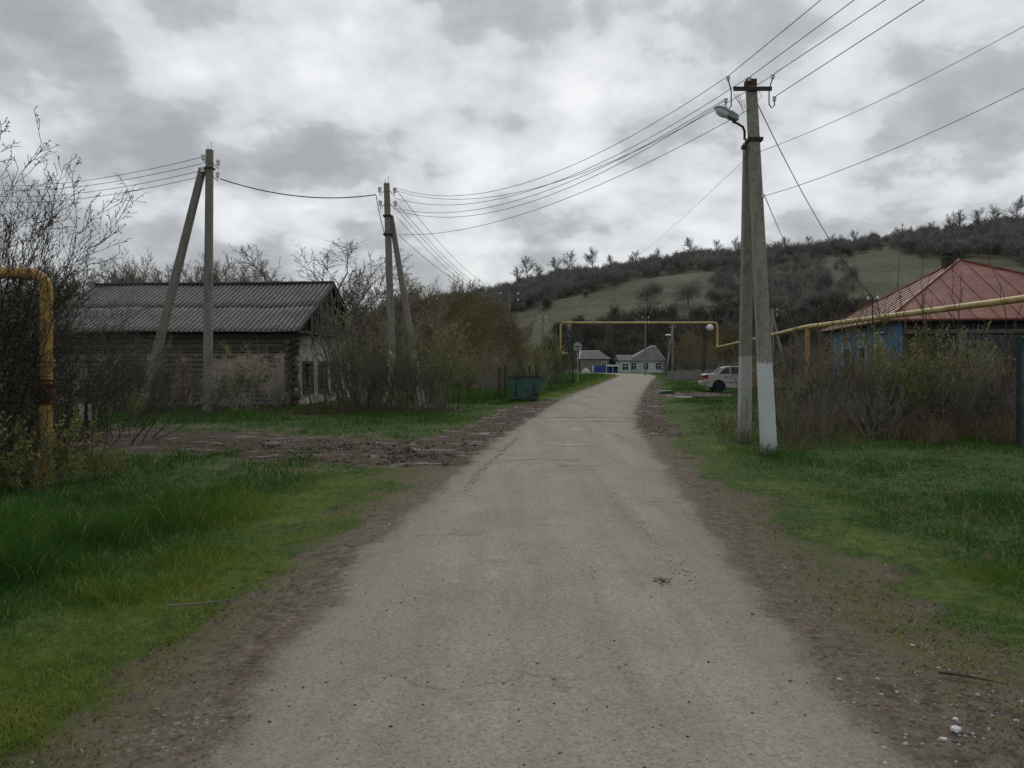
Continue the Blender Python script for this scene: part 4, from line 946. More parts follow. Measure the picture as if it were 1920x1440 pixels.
for k, (y1, y2, lb) in enumerate(((295,330,'topmost'),(307,338,'second'),(320,350,'third'),(331,360,'lowest'))):
    wire(at(378,y1,24.9), at(-60,y2+12,46), .5, '%s wire running left from the leftmost pole behind the arching shrubs' % lb, .010)
for k, (p, q, lb) in enumerate((((744,357),(947,544),'topmost'),((744,382),(949,551),'second'),((744,392),(948,556),'third'),((744,407),(949,560),'fourth'),((748,441),(952,552),'lowest'))):
    wire(at(*p,26.5), at(*q,65.8), .9, '%s wire from the braced pole to the far pole behind the container' % lb, .011)
for k, lb in enumerate(('upper', 'lower')):
    wire(at(960,548+7*k,65.8), at(1014,597+6*k,101), .8, '%s wire between the container pole and the short far pole' % lb, .016)
wire(at(1262,608,122), at(1449,578,78), 1.2, 'faint far wire behind the pipe gate')

# ------------------------------------------------------------------ gas pipes
def elbow(pts, rad, n=5):
    """rounds the corners of a polyline"""
    pts = [Vector(p) for p in pts]; out = [pts[0]]
    for a, b, c in zip(pts[:-2], pts[1:-1], pts[2:]):
        p = b+(a-b).normalized()*rad; q = b+(c-b).normalized()*rad
        for i in range(n+1):
            t = i/n; out.append(p*(1-t)**2+b*2*t*(1-t)+q*t*t)
    return out+[pts[-1]]
Yp = 10.8; xp = X_(87, Yp); zt = EYE+(HY-514)/F*Yp
GP = empty('gas_pipe', (xp, Yp, 0), 0, 'thick rusty yellow pipe rising from the undergrowth with a shut off valve', 'gas pipe')
MB().tube(elbow([(0,0,-.2),(0,0,zt),(-2.6,-.15,zt+.06)], .26, 8), .082, 20).build('pipe', M['yellow'], GP, True)
def ring(m, z0, r0, t, M2=None): m.lathe([(r0, z0-t), (r0, z0+t)], 20, M2)
for zz in (EYE-(676-HY)/F*Yp, EYE-(684-HY)/F*Yp, EYE-(713-HY)/F*Yp, EYE-(721-HY)/F*Yp, EYE-(756-HY)/F*Yp):
    m = MB(); m.lathe([(.112, zz-.012), (.112, zz+.012)], 20)
    for k in range(8): a = k*math.pi/4; m.tube([(.099*math.cos(a), .099*math.sin(a), zz-.022), (.099*math.cos(a), .099*math.sin(a), zz+.022)], .008, 6)
    m.build('flange', M['rust'] if zz < 1.5 else M['yellow'], GP, True)
zv = EYE-(738-HY)/F*Yp
vb = MB(); vb.lathe([(.085,zv-.12),(.105,zv-.06),(.11,zv),(.105,zv+.06),(.085,zv+.12)], 18); vb.tube([(0,0,zv),(0,-.17,zv)], .035, 10); va = vb.build('valve', M['rust'], GP, True)
m = MB(); Rr = .112; m.tube([(Rr*math.cos(k*math.pi/12), -.18, zv+Rr*math.sin(k*math.pi/12)) for k in range(25)], .014, 8, False)
for k in range(5): a = k*2*math.pi/5+.3; m.tube([(0,-.18,zv), (Rr*math.cos(a), -.18, zv+Rr*math.sin(a))], .009, 6)
m.lathe([(.03,-.02),(.03,.02)], 10, Matrix.Translation((0,-.18,zv)) @ Matrix.Rotation(R(90), 4, 'X')); m.build('handwheel', M['steel'], va, True)
# right run
A = at(1345, 651, 60); B = at(1345, 605, 60); Cc = at(1051, 605, 60); D = at(1051, 661, 60); E = at(1064, 663, 66); Ft = at(1048, 664, 75)
H1 = Vector((10.75, 27.8, EYE+(HY-613)/F*27.8)); zpp = H1.z
run = [Vector((10.1, 3, zpp)), Vector((10.6, 15.7, zpp)), Vector((10.75, 24.5, zpp)), H1, Vector((12.1, 35.6, zpp-.02)), A, B, Cc, D, E, Ft]
g0 = Vector((A.x, A.y, 0)); GR = empty('gas_pipe', g0, 0, 'long yellow pipe along the right plots, forming a gate over the lane', 'gas pipe')
pp = elbow([p-g0 for p in run], .32, 6); MB().tube(pp, .078, 12).build('pipe', M['yellow_far'], GR, True)
for (px, Y, yt, c) in ((1912,14.4,None,'green_post'),(1512,27.6,None,'yellow'),(1452,35.2,None,'green_post'),(1369,54,None,'green_post'),(1318,60,605,'green_post'),(1074,60,605,'green_post')):
    x = X_(px, Y); zt2 = (EYE+(HY-yt)/F*Y) if yt else zpp
    if not yt: x = float(np.interp(Y, [3,15.7,24.5,27.8,35.6,60], [10.1,10.6,10.75,10.75,12.1,A.x]))
    if px == 1912: x = 9.62; zt2 = 2.2
    m = MB(); m.tube([(x-g0.x, Y-g0.y, -.3), (x-g0.x, Y-g0.y, zt2-.07)], .085 if px == 1512 else .05, 12)
    if px == 1912: m.tube([(x-g0.x, Y-g0.y, zt2-.12), (10.56-g0.x, Y-g0.y, zt2-.1)], .035, 8)
    m.build('support_post', M[c], GR, True)

# ------------------------------------------------------------------ marker post by the valve
Y = 12.2; o = empty('marker_post', (X_(163,Y), Y, 0), 0, 'thin dark stake with small white plates by the valve pipe', 'marker post')
MB().tube([(0,0,-.1),(0,0,.98)], .028, 8).build('stake', M['steel'], o)
for sgn in (-1, 1): MB().box(sgn*.03 if sgn > 0 else -.11, .085 if sgn > 0 else -.03, -.035, -.028, .70, .95).build('plate', M['white_paint'], o)

# ------------------------------------------------------------------ container and posts
gm = simple('green_container_paint', (.040,.10,.09), (.060,.135,.118), 4, .6, c3=(.05,.035,.022))
Yc = 33.2; DB = empty('waste_container', (X_(983,Yc), Yc, gz(.55, Yc)), R(4), 'open dark green steel waste container beside the lane', 'waste container')
m = MB(); wt, wb, dp, h = .70, .58, .55, 1.06
def shell(m, w0, d0, z0, w1, d1, z1): 
    vs = [(-w0,-d0,z0),(w0,-d0,z0),(w0,d0,z0),(-w0,d0,z0),(-w1,-d1,z1),(w1,-d1,z1),(w1,d1,z1),(-w1,d1,z1)]; m.add(vs, [(3,2,1,0),(0,1,5,4),(1,2,6,5),(2,3,7,6),(3,0,4,7)])
shell(m, wb, dp*.85, .10, wt, dp, h); shell(m, wb-.02, dp*.85-.02, .12, wt-.03, dp-.03, h-.004)
for k in range(4): b_ = MB()
m.build('bin_body', gm, DB)
m = MB()
for k in (-1, 1): m.box(-wt-.03, wt+.03, k*dp-.03, k*dp+.03, h-.03, h+.03)
for k in (-1, 1): m.box(k*wt-.03, k*wt+.03, -dp+.03, dp-.03, h-.028, h+.028)
m.build('rim', M['steel'], DB)
m = MB(); m.box(-.42, -.36, -.53, -.5, .2, h-.03); m.box(.36, .42, -.53, -.5, .2, h-.03)
for k in (-1, 1): m.box(k*.40-.05, k*.40+.05, -.47, .47, .0, .10)
m.build('skid', M['steel'], DB)
m = MB()
for k in range(7): m.tube([(-.6+.18*k, -.4+.1*(k % 3), h-.1), (-.5+.17*k, -.35+.1*(k % 2), h+.07+.05*(k % 2))], .05, 5)
m.build('rubbish', M['bark_dark'], DB)
for px, Y, yt, w_, lb in ((936,34.6,687,.065,'leftmost of the two thin black posts left of the container'),(947,35.2,687,.065,'second thin black post left of the container'),(993,34.4,686,.075,'thicker black post behind the container, left one'),(1005,34.6,686,.065,'black post behind the right side of the container')):
    o = empty('metal_post', (X_(px, Y), Y, 0), 0, lb, 'post', 'black posts around the container'); MB().box(-w_/2, w_/2, -w_/2, w_/2, -.2, EYE-(yt-HY)/F*Y).build('post', M['steel'], o)

# ------------------------------------------------------------------ road sign (seen from behind)
Y = 64; o = empty('road_sign', (X_(1083,Y), Y, 0), 0, 'round road sign seen from its grey back on a pale pole', 'road sign')
zc = EYE-(650-HY)/F*Y; MB().tube([(0,0,-.3),(0,0,zc-.3)], .045, 10).build('post', M['chrome'], o, True)
MB().lathe([(.37,-.012),(.37,.012)], 28, Matrix.Translation((0,0,zc)) @ Matrix.Rotation(R(90), 4, 'X')).build('sign_disc', M['chrome'], o)
m = MB(); m.box(-.32,.32,-.035,-.013,zc-.03,zc+.03); m.box(-.025,.025,-.06,-.036,zc-.4,zc+.1); m.build('bracket', M['steel'], o)

# ------------------------------------------------------------------ car
def car():
    Yc = 43; x0 = X_(1316, Yc); o = empty('parked_car', (x0+2.12, Yc, gz(x0+2.1, Yc)+.02), R(-7), 'silver beige sedan parked tail towards the lane behind the lamp pole', 'car')
    paint = simple('silver_beige_car_paint', (.28,.26,.24), (.33,.305,.285), 1.5, .4, 0, metal=.3)
    dark = simple('black_plastic', (.012,.012,.012), (.022,.022,.022), 10, .6); tyre = simple('tyre_rubber', (.012,.012,.012), (.02,.02,.02), 10, .85); red = simple('tail_lamp_red', (.16,.012,.01), (.22,.018,.012), 6, .2)
    HL = 2.12
    def arch(cx): return [(cx+.345*math.cos(a), .31+.345*math.sin(a)) for a in [math.pi*(1-k/10) for k in range(11)]]
    prof = [(-HL+.06,.30)]+[(-1.60,.22)]+arch(-1.24)+[(-.86,.2),(.86,.2)]+arch(1.30)+[(1.70,.22),(HL-.06,.28),(HL,.42),(HL-.01,.58),(HL-.10,.72),(1.4,.86),(.98,.93),(-1.42,.98),(-1.9,.985),(-HL+.05,.93),(-HL+.02,.60),(-HL,.52)]
    m = MB(); n = len(prof); W_ = .84
    ys = [(-W_, .0), (-W_*.96, .03), (W_*.96, .03), (W_, .0)]
    # sides slightly tucked in at the top
    vs = []
    for s in (-1, 1):
        for (x, z) in prof: vs.append((x, s*(W_-.10*max(0, (z-.6))/.4*1. if z > .6 else W_), z))
    m.add(vs, [tuple(range(n)), tuple(range(2*n-1, n-1, -1))]+[(i+n, (i+1) % n+n, (i+1) % n, i) for i in range(n)])
    m.build('body', paint, o, True, .025)
    gl = [(-1.52,.955),(-.98,1.36),(-.62,1.425),(.12,1.42),(.42,1.36),(1.08,.915)]
    m = MB(); vs = []
    for s in (-1, 1):
        for (x, z) in gl: vs.append((x, s*(.735-.17*(z-.93)/.48), z))
    n = len(gl); m.add(vs, [tuple(range(n)), tuple(range(2*n-1, n-1, -1))]+[(i+n, (i+1) % n+n, (i+1) % n, i) for i in range(n)])
    cab = m.build('cabin', paint, o, True, .02)
    def win(poly, name='window'):
        for s in (-1, 1):
            vs = [(x, s*(.742-.17*(z-.93)/.48), z) for x, z in poly]; k = len(poly); vs += [(x, s*(.722-.17*(z-.93)/.48), z) for x, z in poly]
            MB().add(vs, [tuple(range(k)), tuple(range(2*k-1, k-1, -1))]+[(i+k, (i+1) % k+k, (i+1) % k, i) for i in range(k)]).build(name, M['glass'], cab)
    win([(-1.22,.985),(-.93,1.27),(-.66,1.355),(-.62,.985)]); win([(-.56,.985),(-.58,1.36),(-.06,1.375),(-.04,.98)]); win([(.02,.98),(.02,1.375),(.36,1.31),(.86,.95)])
    for (xa, za), (xb, zb), nm in (((-1.44,1.03),(-1.06,1.315),'rear_window'),((.50,1.32),(1.0,.985),'windscreen')):
        d = Vector((xb-xa, 0, zb-za)).normalized(); nrm = Vector((-d.z, 0, d.x)); nrm = nrm if nrm.z > 0 else -nrm; vs = []
        for off in (.004, .02):
            for (x, z) in ((xa,za),(xb,zb)):
                hw = .655-.15*(z-.93)/.48
                for s in (-1, 1): vs.append((x+nrm.x*off, s*hw, z+nrm.z*off))
        MB().add(vs, [(0,1,3,2),(4,5,7,6),(0,1,5,4),(2,3,7,6),(0,2,6,4),(1,3,7,5)]).build(nm, M['glass'], cab)
    for cx in (-1.24, 1.30):
        MB().prism([(cx+.36*math.cos(a), .31+.36*math.sin(a)) for a in [2*math.pi*k/20 for k in range(20)]], -.80, .80).build('wheel_well', dark, o)
        for s in (-1, 1):
            Mx = Matrix.Translation((cx, s*.80, .285)) @ Matrix.Rotation(R(90), 4, 'X')
            t = MB().lathe([(.20,-.085),(.27,-.09),(.285,-.06),(.285,.06),(.27,.09),(.20,.085)], 24, Mx).build('wheel', tyre, o, True)
            m = MB(); m.lathe([(.185,-.07),(.195,.088 if s < 0 else .07),(.16,.088)], 20, Mx) if s < 0 else m.lathe([(.16,-.088),(.195,-.088),(.185,.07)], 20, Mx); m.build('hubcap', dark, t, True)
    for s in (-1, 1):
        MB().prism([(-HL+.035,.62),(-HL+.02,.90),(-1.86,.93),(-1.80,.80),(-1.90,.64)], s*.775-.022, s*.775+.022).build('tail_light', red, o)
        MB().box(-HL+.0, -HL+.035, s*.50-.24, s*.50+.24, .64, .88).build('tail_light', red, o)
        MB().box(-.93,-.78, s*.812-.012, s*.812+.012, .80, .835).build('door_handle', dark, o); MB().box(.02,.17, s*.812-.012, s*.812+.012, .79, .825).build('door_handle', dark, o)
        MB().box(.80,.93, s*.86-.07, s*.86+.07, .93, 1.03).build('side_mirror', paint, o, True, .02)
        MB().box(-.85,.85, s*.842-.006, s*.842+.006, .50, .53).build('trim_strip', dark, o)
        for xx in (-.59, .0): MB().box(xx-.006, xx+.006, s*.833-.008, s*.833+.008, .30, .90).build('door_gap', dark, o)
        MB().box(HL-.10, HL-.0, s*.58-.16, s*.58+.16, .60, .72).build('headlight', M['chrome'], o, True, .02)
    MB().prism([(-HL-.06,.33),(-HL-.07,.56),(-HL+.06,.60),(-1.66,.60),(-1.66,.56),(-HL+.08,.30)], -.86, .86).build('bumper', paint, o, True, .02)
    MB().prism([(HL+.06,.33),(HL+.07,.54),(HL-.06,.57),(1.72,.56),(1.72,.50),(HL-.08,.30)], -.86, .86).build('bumper', paint, o, True, .02)
    MB().box(-HL-.078, -HL-.070, -.26, .26, .42, .53).build('number_plate', M['white_paint'], o)
car()

# ------------------------------------------------------------------ abandoned house
def old_house():
    th = math.atan2(.077, .997); W0, Ln, HE, HRr = 8.3, 10.8, 2.9, 5.03
    base = Vector((-8.05, 28.7, 0)); o = empty('abandoned_house', base, th, 'abandoned plastered log house with grey corrugated roof and dark open gable', 'house')
    # local axes: x = to the right gable side, y = away. rotate by -th
    o.rotation_euler = (0, 0, -th)
    plaster = (lambda t: t)(NT('peeling_plaster')); t = plaster; P = t.coord('Object')
    c = t.ramp(t.noise(5, 5, .7, P), [(.3, (.27,.225,.19)), (.55, (.40,.345,.30)), (.75, (.50,.45,.40))])
    logs = t.n('TexWave', wave_type='BANDS', bands_direction='Z'); logs.inputs['Scale'].default_value = 1.7; logs.inputs['Distortion'].default_value = 1.2; logs.inputs['Detail'].default_value = 4; t.l(P, logs.inputs['Vector'])
    lc = t.ramp(logs.outputs['Fac'], [(0, (.028,.023,.019)), (.35, (.12,.103,.086)), (1, (.22,.195,.165))])
    sx = t.n('SeparateXYZ'); t.l(P, sx.inputs[0])
    pm = t.math('ADD', t.noise(1.3, 6, .7, P), t.mr(sx.outputs[2], 1.9, 2.4, 0, .5)); pmm = t.mr(pm, .50, .53)
    c = t.mix(t.mr(t.noise(2.6, 5, .7, P), .5, .7, 0, .6), c, (.52,.49,.44)); c = t.mix(pmm, c, lc); M['plaster'] = t.done(c, .92, t.math('SUBTRACT', t.noise(18, 4, .7, P), pmm), .8, .04)
    t = NT('whitewashed_boards'); P = t.coord('Object'); wv_ = t.n('TexWave', wave_type='BANDS', bands_direction='DIAGONAL'); wv_.inputs['Scale'].default_value = 2.6; wv_.inputs['Distortion'].default_value = 1.5; wv_.inputs['Detail'].default_value = 3; t.l(P, wv_.inputs['Vector'])
    c = t.ramp(t.noise(4, 5, .7, P), [(.3, (.44,.41,.36)), (.7, (.66,.62,.56))]); c = t.mix(t.math('MULTIPLY', t.mr(wv_.outputs['Fac'], .30, .12), t.mr(t.noise(1.1, 4, .6, P), .46, .56)), c, (.05,.04,.032)); c = t.mix(t.mr(t.noise(1.6, 6, .75, P), .56, .61), c, (.11,.085,.068)); M['lath'] = t.done(c, .92, wv_.outputs['Fac'], .6, .03)
    t = NT('weathered_boards'); P = t.coord('Object'); c = t.ramp(t.noise(3, 5, .7, P, sc3=(6, 6, .5)), [(.3, (.045,.040,.036)), (.6, (.105,.095,.085)), (.8, (.17,.155,.14))]); M['boards'] = t.done(c, .9, t.noise(9, 4, .7, P, sc3=(6,6,.4)), .5, .02)
    t = NT('corrugated_asbestos'); P = t.coord('Object'); c = t.ramp(t.noise(7, 6, .7, P), [(.3, (.095,.092,.092)), (.55, (.150,.145,.143)), (.75, (.21,.204,.20))]); c = t.mix(t.mr(t.noise(1.4, 5, .7, P), .5, .66, 0, .75), c, (.075,.073,.060)); c = t.mix(t.mr(t.noise(22, 4, .8, P), .64, .70, 0, .8), c, (.24,.235,.22))
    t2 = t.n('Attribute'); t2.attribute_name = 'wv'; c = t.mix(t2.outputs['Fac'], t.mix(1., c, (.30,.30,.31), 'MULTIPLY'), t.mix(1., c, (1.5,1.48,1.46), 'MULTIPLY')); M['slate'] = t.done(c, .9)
    xg = -.38  # gable wall plane, roof edge at 0
    # long front wall (with door-ish gap hidden) and back wall, far end
    m = MB(); m.box(-Ln+.3, xg-.16, .30, .50, -.1, HE-.12); m.box(-Ln+.3, xg-.16, W0-.5, W0-.3, -.1, HE-.12); m.box(-Ln+.3, -Ln+.5, .5, W0-.5, -.1, HE-.12); m.build('wall', M['plaster'], o)
    # gable wall with three openings
    ops = [(1.55,2.5),(3.4,4.3),(5.15,6.05)]; z0, z1 = .48, 1.6; m = MB(); yy = [.30]+[a for p in ops for a in p]+[W0-.3]
    m.box(xg-.16, xg, .30, W0-.3, -.1, z0); m.box(xg-.16, xg, .30, W0-.3, z1, HE-.12)
    for k in range(0, len(yy), 2): m.box(xg-.16, xg, yy[k], yy[k+1], z0, z1)
    m.build('wall', M['lath'], o)['label'] = 'whitewashed boarded gable wall with three windows'
    for a, b in ops:
        m = MB(); f = .11; m.box(xg-.05, xg+.045, a-f, a, z0-f, z1+f); m.box(xg-.05, xg+.045, b, b+f, z0-f, z1+f); m.box(xg-.05, xg+.05, a, b, z1, z1+f); m.box(xg-.05, xg+.06, a, b, z0-f, z0)
        wd = m.build('window_frame', M['boards'], o); m = MB(); m.box(xg-.14, xg-.12, a, b, z0, z1); m.build('pane', M['glass'], wd)
        m = MB(); mm_ = (a+b)/2; m.box(xg-.11, xg-.07, mm_-.025, mm_+.025, z0, z1); m.box(xg-.11, xg-.07, a, b, z1-.36, z1-.32); m.build('glazing_bar', M['boards'], wd)
    # log corner ends, crossing logs
    m = MB(); g = random.Random(5)
    for k in range(11):
        zz = k*.245; j = g.uniform(-.10, .14); m.tube([(xg-.30, .40, zz+.1), (xg+.14+j, .40, zz+.1)], .125+g.uniform(-.012, .012), 9); m.tube([(xg-.10, 1.0, zz-.02), (xg-.10, .16-j, zz-.02)], .12+g.uniform(-.012, .012), 9)
    m.build('log_corner', M['boards'], o, True)
    # top logs under the eave
    m = MB()
    for k in range(3): m.tube([(-Ln+.3, .33, HE-.22-.235*k), (xg+.12, .33+.01*k, HE-.22-.235*k)], .115, 9)
    m.build('wall_log', M['boards'], o, True)
    # gable boards (with missing ones), tie beam
    m = MB(); yb = .35; g = random.Random(9)
    while yb < W0-.4:
        wb_ = .17; hh = (HRr-HE)*(1-abs((yb+wb_/2)-W0/2)/(W0/2)); 
        if hh > .25 and not (.3 < yb < 2.3 or 5.2 < yb < 7.9 or g.random() < .12): m.box(xg-.03, xg, yb, yb+wb_-.012, HE-.02+g.uniform(-.02, .03), HE+hh-.12)
        yb += wb_
    m.build('gable_boards', M['boards'], o)
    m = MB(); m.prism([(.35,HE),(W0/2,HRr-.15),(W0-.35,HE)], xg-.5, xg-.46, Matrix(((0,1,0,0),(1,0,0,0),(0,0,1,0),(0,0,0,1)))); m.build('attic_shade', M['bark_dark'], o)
    m = MB(); m.box(-.42, -.02, .0, W0, HE-.12, HE-.04); m.build('gable_ledge', M['boards'], o)
    # rafters/barge boards
    for s in (0, 1):
        y0_, y1_ = (0, W0/2) if s == 0 else (W0, W0/2); MB().add([(-.035,y0_,HE-.12),(0,y0_,HE-.12),(0,y0_,HE+.0),(-.035,y0_,HE+.0),(-.035,y1_,HRr-.12),(0,y1_,HRr-.12),(0,y1_,HRr-.0),(-.035,y1_,HRr-.0)], [(0,1,2,3),(4,5,6,7),(0,1,5,4),(1,2,6,5),(2,3,7,6),(3,0,4,7)]).build('barge_board', M['boards'], o)
    # corrugated slopes in overlapping courses
    pitch = .2
    for s in (0, 1):
        xs = np.arange(-Ln, .06, pitch/8); V = []; A_ = []; Q = []; off = 0
        ya, yb_ = (-.25, W0/2) if s == 0 else (W0+.25, W0/2); zs = HE-.12*1.0*(.25/ (W0/2))*(HRr-HE)/.12; za = HE-.25*(HRr-HE)/(W0/2)
        for c_ in range(2):
            f0, f1 = c_/2-.012, (c_+1)/2; rows = 5
            for r_ in range(rows+1):
                f = f0+(f1-f0)*r_/rows; f = max(f, 0); lift = .018*(1-r_/rows)+.04
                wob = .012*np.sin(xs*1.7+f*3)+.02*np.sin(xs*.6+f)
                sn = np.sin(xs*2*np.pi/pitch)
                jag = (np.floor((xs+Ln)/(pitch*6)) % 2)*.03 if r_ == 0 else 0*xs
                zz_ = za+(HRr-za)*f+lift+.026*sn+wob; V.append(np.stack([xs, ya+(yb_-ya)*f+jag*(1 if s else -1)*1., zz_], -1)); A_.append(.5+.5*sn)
            n = len(xs); i = np.arange(n-1)[None]+(np.arange(rows)[:, None])*n+off; Q.append(np.stack([i, i+1, i+1+n, i+n], -1).reshape(-1, 4)); off += n*(rows+1)
        me = np_mesh('roof_slope', np.concatenate(V), np.concatenate(Q), M['slate'], dict(wv=np.concatenate(A_)), False, True); me.materials[0] = M['slate']; sl = link('roof_slope', me, o); sl.modifiers.new('thick', 'SOLIDIFY').thickness = .012
    m = MB(); 
    for k in range(9): x_ = -Ln+k*1.2; m.tube([(x_, W0/2, HRr+.06), (min(x_+1.24, .04), W0/2, HRr+.075)], .085, 8)
    m.build('ridge_cap', M['slate'], o, True)
old_house()

# ------------------------------------------------------------------ red roofed house
def red_house():
    th = math.atan2(.165, 1.0); base = Vector((11.94, 23.6, 0)); o = empty('village_house', base, -th, 'low village house with rusty red hipped metal roof and blue street wall', 'house')
    L, Wd, HE, ap = 7.9, 8.2, 2.95, 5.28; ov = .38
    blue = simple('faded_blue_paint', (.070,.175,.290), (.115,.255,.380), 3, .7, .3, sc3=(1,1,.4), c3=(.13,.15,.15)); blue2 = simple('pale_trim', (.30,.34,.36), (.42,.45,.46), 9, .7)
    t = NT('dark_veranda_boards'); P = t.coord('Object'); c = t.ramp(t.noise(3, 4, .7, P, sc3=(5, 5, .4)), [(.3, (.014,.018,.024)), (.7, (.036,.042,.050))]); dark = t.done(c, .7)
    t = NT('rusty_red_roof'); P = t.coord('Object'); c = t.ramp(t.noise(3, 5, .65, P), [(.3, (.115,.033,.022)), (.55, (.180,.053,.036)), (.75, (.240,.082,.058))]); c = t.mix(t.mr(t.noise(1.1, 6, .75, P, sc3=(1, 1, 2.5)), .52, .64, 0, .6), c, (.25,.115,.085)); c = t.mix(t.mr(t.noise(9, 5, .8, P), .60, .68, 0, .5), c, (.09,.035,.022)); red = t.done(c, .55, t.noise(2.5, 3, .5, P), .3, .04)
    # street wall (x=0) with openings, side wall (y=0)
    ops = [(1.0,1.9),(3.0,3.9),(5.0,5.9)]; z0, z1 = .9, 2.15; m = MB(); yy = [0]+[a for p in ops for a in p]+[L]
    m.box(0, .2, 0, L, -.1, z0); m.box(0, .2, 0, L, z1, HE)
    for k in range(0, len(yy), 2): m.box(0, .2, yy[k], yy[k+1], z0, z1)
    for k in range(12): m.box(-.018, 0, 0, L, .05+k*.24, .05+k*.24+.2) if (k*.24+.25 < z0-.1 or k*.24+.05 > z1+.3) else None
    m.build('wall', blue, o)['label'] = 'blue painted street wall with trimmed windows'
    m = MB(); m.box(.2, Wd, 0, .2, -.1, HE); m.box(.2, Wd, L-.2, L, -.1, HE); m.box(Wd-.2, Wd, .2, L-.2, -.1, HE); m.build('wall', dark, o)
    for (y_, x_) in ((-.02, -.02), (L-.16, -.03)): MB().box(x_, x_+.18, y_, y_+.18, -.1, HE-.03).build('corner_board', blue, o)
    for a, b in ops:
        m = MB(); f = .14; m.box(-.06,.02,a-f,a,z0-f,z1+f); m.box(-.06,.02,b,b+f,z0-f,z1+f); m.box(-.07,.02,a,b,z1,z1+.12); m.box(-.09,.02,a,b,z0-.12,z0)
        for k in range(5): yk = a-f+(b-a+2*f)*(k+.5)/5; m.box(-.085, .01, yk-.07, yk+.05, z1+f, z1+f+.10+.09*(2-abs(k-2)))
        m.box(-.10, .01, a-f-.05, b+f+.05, z1+f+.30, z1+f+.36)
        wf = m.build('window', blue2, o); MB().box(.10,.12,a,b,z0,z1).build('pane', M['glass'], wf); c_ = (a+b)/2
        m = MB(); m.box(.05,.09,c_-.03,c_+.03,z0,z1); m.box(.05,.09,a,c_-.03,z1-.4,z1-.35); m.box(.05,.09,c_+.03,b,z1-.4,z1-.35); m.build('glazing_bar', blue2, wf)
    # veranda on the side facing the camera: beam, posts, dark panels
    beam = simple('grey_beam', (.085,.085,.080), (.14,.138,.13), 7, .85, sc3=(1,4,4)); m = MB(); m.box(.18, Wd+1.5, -.12, -.02, HE-.42, HE-.30); m.build('veranda_beam', beam, o)
    for k in range(5): MB().box(.5+k*1.75, .62+k*1.75, -.10, -.0, -.1, HE-.42).build('veranda_post', dark, o)
    for k in range(4):
        m = MB(); x_ = .62+k*1.75; m.box(x_, x_+1.63, -.05, -.005, .0, 1.0); wf = m.build('veranda_panel', dark, o); MB().box(x_+.05, x_+1.58, -.035, -.02, 1.05, HE-.46).build('pane', M['glass'], wf)
        m = MB(); m.box(x_+.78, x_+.82, -.055, -.036, 1.05, HE-.46); m.box(x_, x_+1.63, -.06, -.036, 1.6, 1.64); m.build('glazing_bar', dark, wf)
    # hip roof with standing seams
    c0 = [(-ov,-ov),(Wd+ov,-ov),(Wd+ov,L+ov),(-ov,L+ov)]; A_ = Vector((Wd/2-.75, L/2, ap)); ze = HE+.02
    m = MB(); base_v = [Vector((x, y, ze)) for x, y in c0]
    m.add([*base_v, A_, *[v-Vector((0,0,.05)) for v in base_v], A_-Vector((0,0,.05))], [(0,1,4),(1,2,4),(2,3,4),(3,0,4),(6,5,9),(7,6,9),(8,7,9),(5,8,9),(0,1,6,5),(1,2,7,6),(2,3,8,7),(3,0,5,8)])
    roof = m.build('roof', red, o)
    m = MB()
    for i in range(4):
        a, b = base_v[i], base_v[(i+1) % 4]; nrm = (b-a).cross(A_-a).normalized(); nrm = nrm if nrm.z > 0 else -nrm; ln = (b-a).length; nn = int(ln/.62)
        foot = (A_-a).dot((b-a).normalized())
        for k in range(1, nn):
            s_ = k*ln/nn; p = a+(b-a).normalized()*s_; top = a+(A_-a)*(s_/foot) if s_ < foot else b+(A_-b)*((ln-s_)/(ln-foot))
            up = (A_-(a+(b-a).normalized()*foot)); fr = (s_/foot) if s_ < foot else (ln-s_)/(ln-foot); q_ = p+up*fr
            m.tube([p+nrm*.012, q_+nrm*.012], .017, 4)
    m.build('roof_seam', red, roof)
    m = MB()
    for v in base_v: m.tube([v+Vector((0,0,.02)), A_+Vector((0,0,.02))], .035, 6)
    m.build('hip_cap', red, roof, True)
    MB().box(-ov+.06, Wd+ov-.06, -ov+.06, L+ov-.06, HE-.075, HE-.035).build('eave_board', dark, o)
    # chimney with metal collar, mast
    m = MB(); cx_, cy_ = Wd/2-1.05, L/2+.25; brick = simple('sooty_brick', (.040,.032,.030), (.085,.06,.05), 22, .9)
    m.box(cx_-.15, cx_+.15, cy_-.15, cy_+.15, ap-.7, ap+.06); ch = m.build('chimney', brick, roof)
    m = MB(); m.box(cx_-.18, cx_+.18, cy_-.18, cy_+.18, ap+.06, ap+.12); m.box(cx_-.16, cx_+.16, cy_-.16, cy_+.16, ap+.12, ap+.20); m.box(cx_-.20, cx_+.20, cy_-.20, cy_+.20, ap+.24, ap+.28)
    for a in (-.14, .14):
        for b in (-.14, .14): m.box(cx_+a-.015, cx_+a+.015, cy_+b-.015, cy_+b+.015, ap+.20, ap+.24)
    m.build('chimney_cap', M['steel'], ch)
    MB().tube([(cx_-.16, cy_-.22, ap-.35), (cx_-.14, cy_-.22, ap+1.25)], .016, 6).build('mast', M['steel'], roof)
    # service entry bracket
    q = Matrix.Rotation(th, 3, 'Z'); p = q @ (at(1636, 570, 21.6)-base); m = MB(); m.tube([(p.x, p.y, HE-.5), (p.x, p.y, p.z+.2), (p.x-.08, p.y, p.z+.28), (p.x-.16, p.y, p.z+.22)], .02, 6); m.box(p.x-.14, p.x+.14, p.y-.02, p.y+.02, p.z+.08, p.z+.12); br = m.build('cable_bracket', M['steel'], o)
    for dx in (-.13, .13): MB().lathe([(.02,0),(.04,.02),(.035,.09),(.015,.1)], 8, Matrix.Translation((p.x+dx, p.y, p.z+.12))).build('insulator', M['porcelain'], br)
red_house()

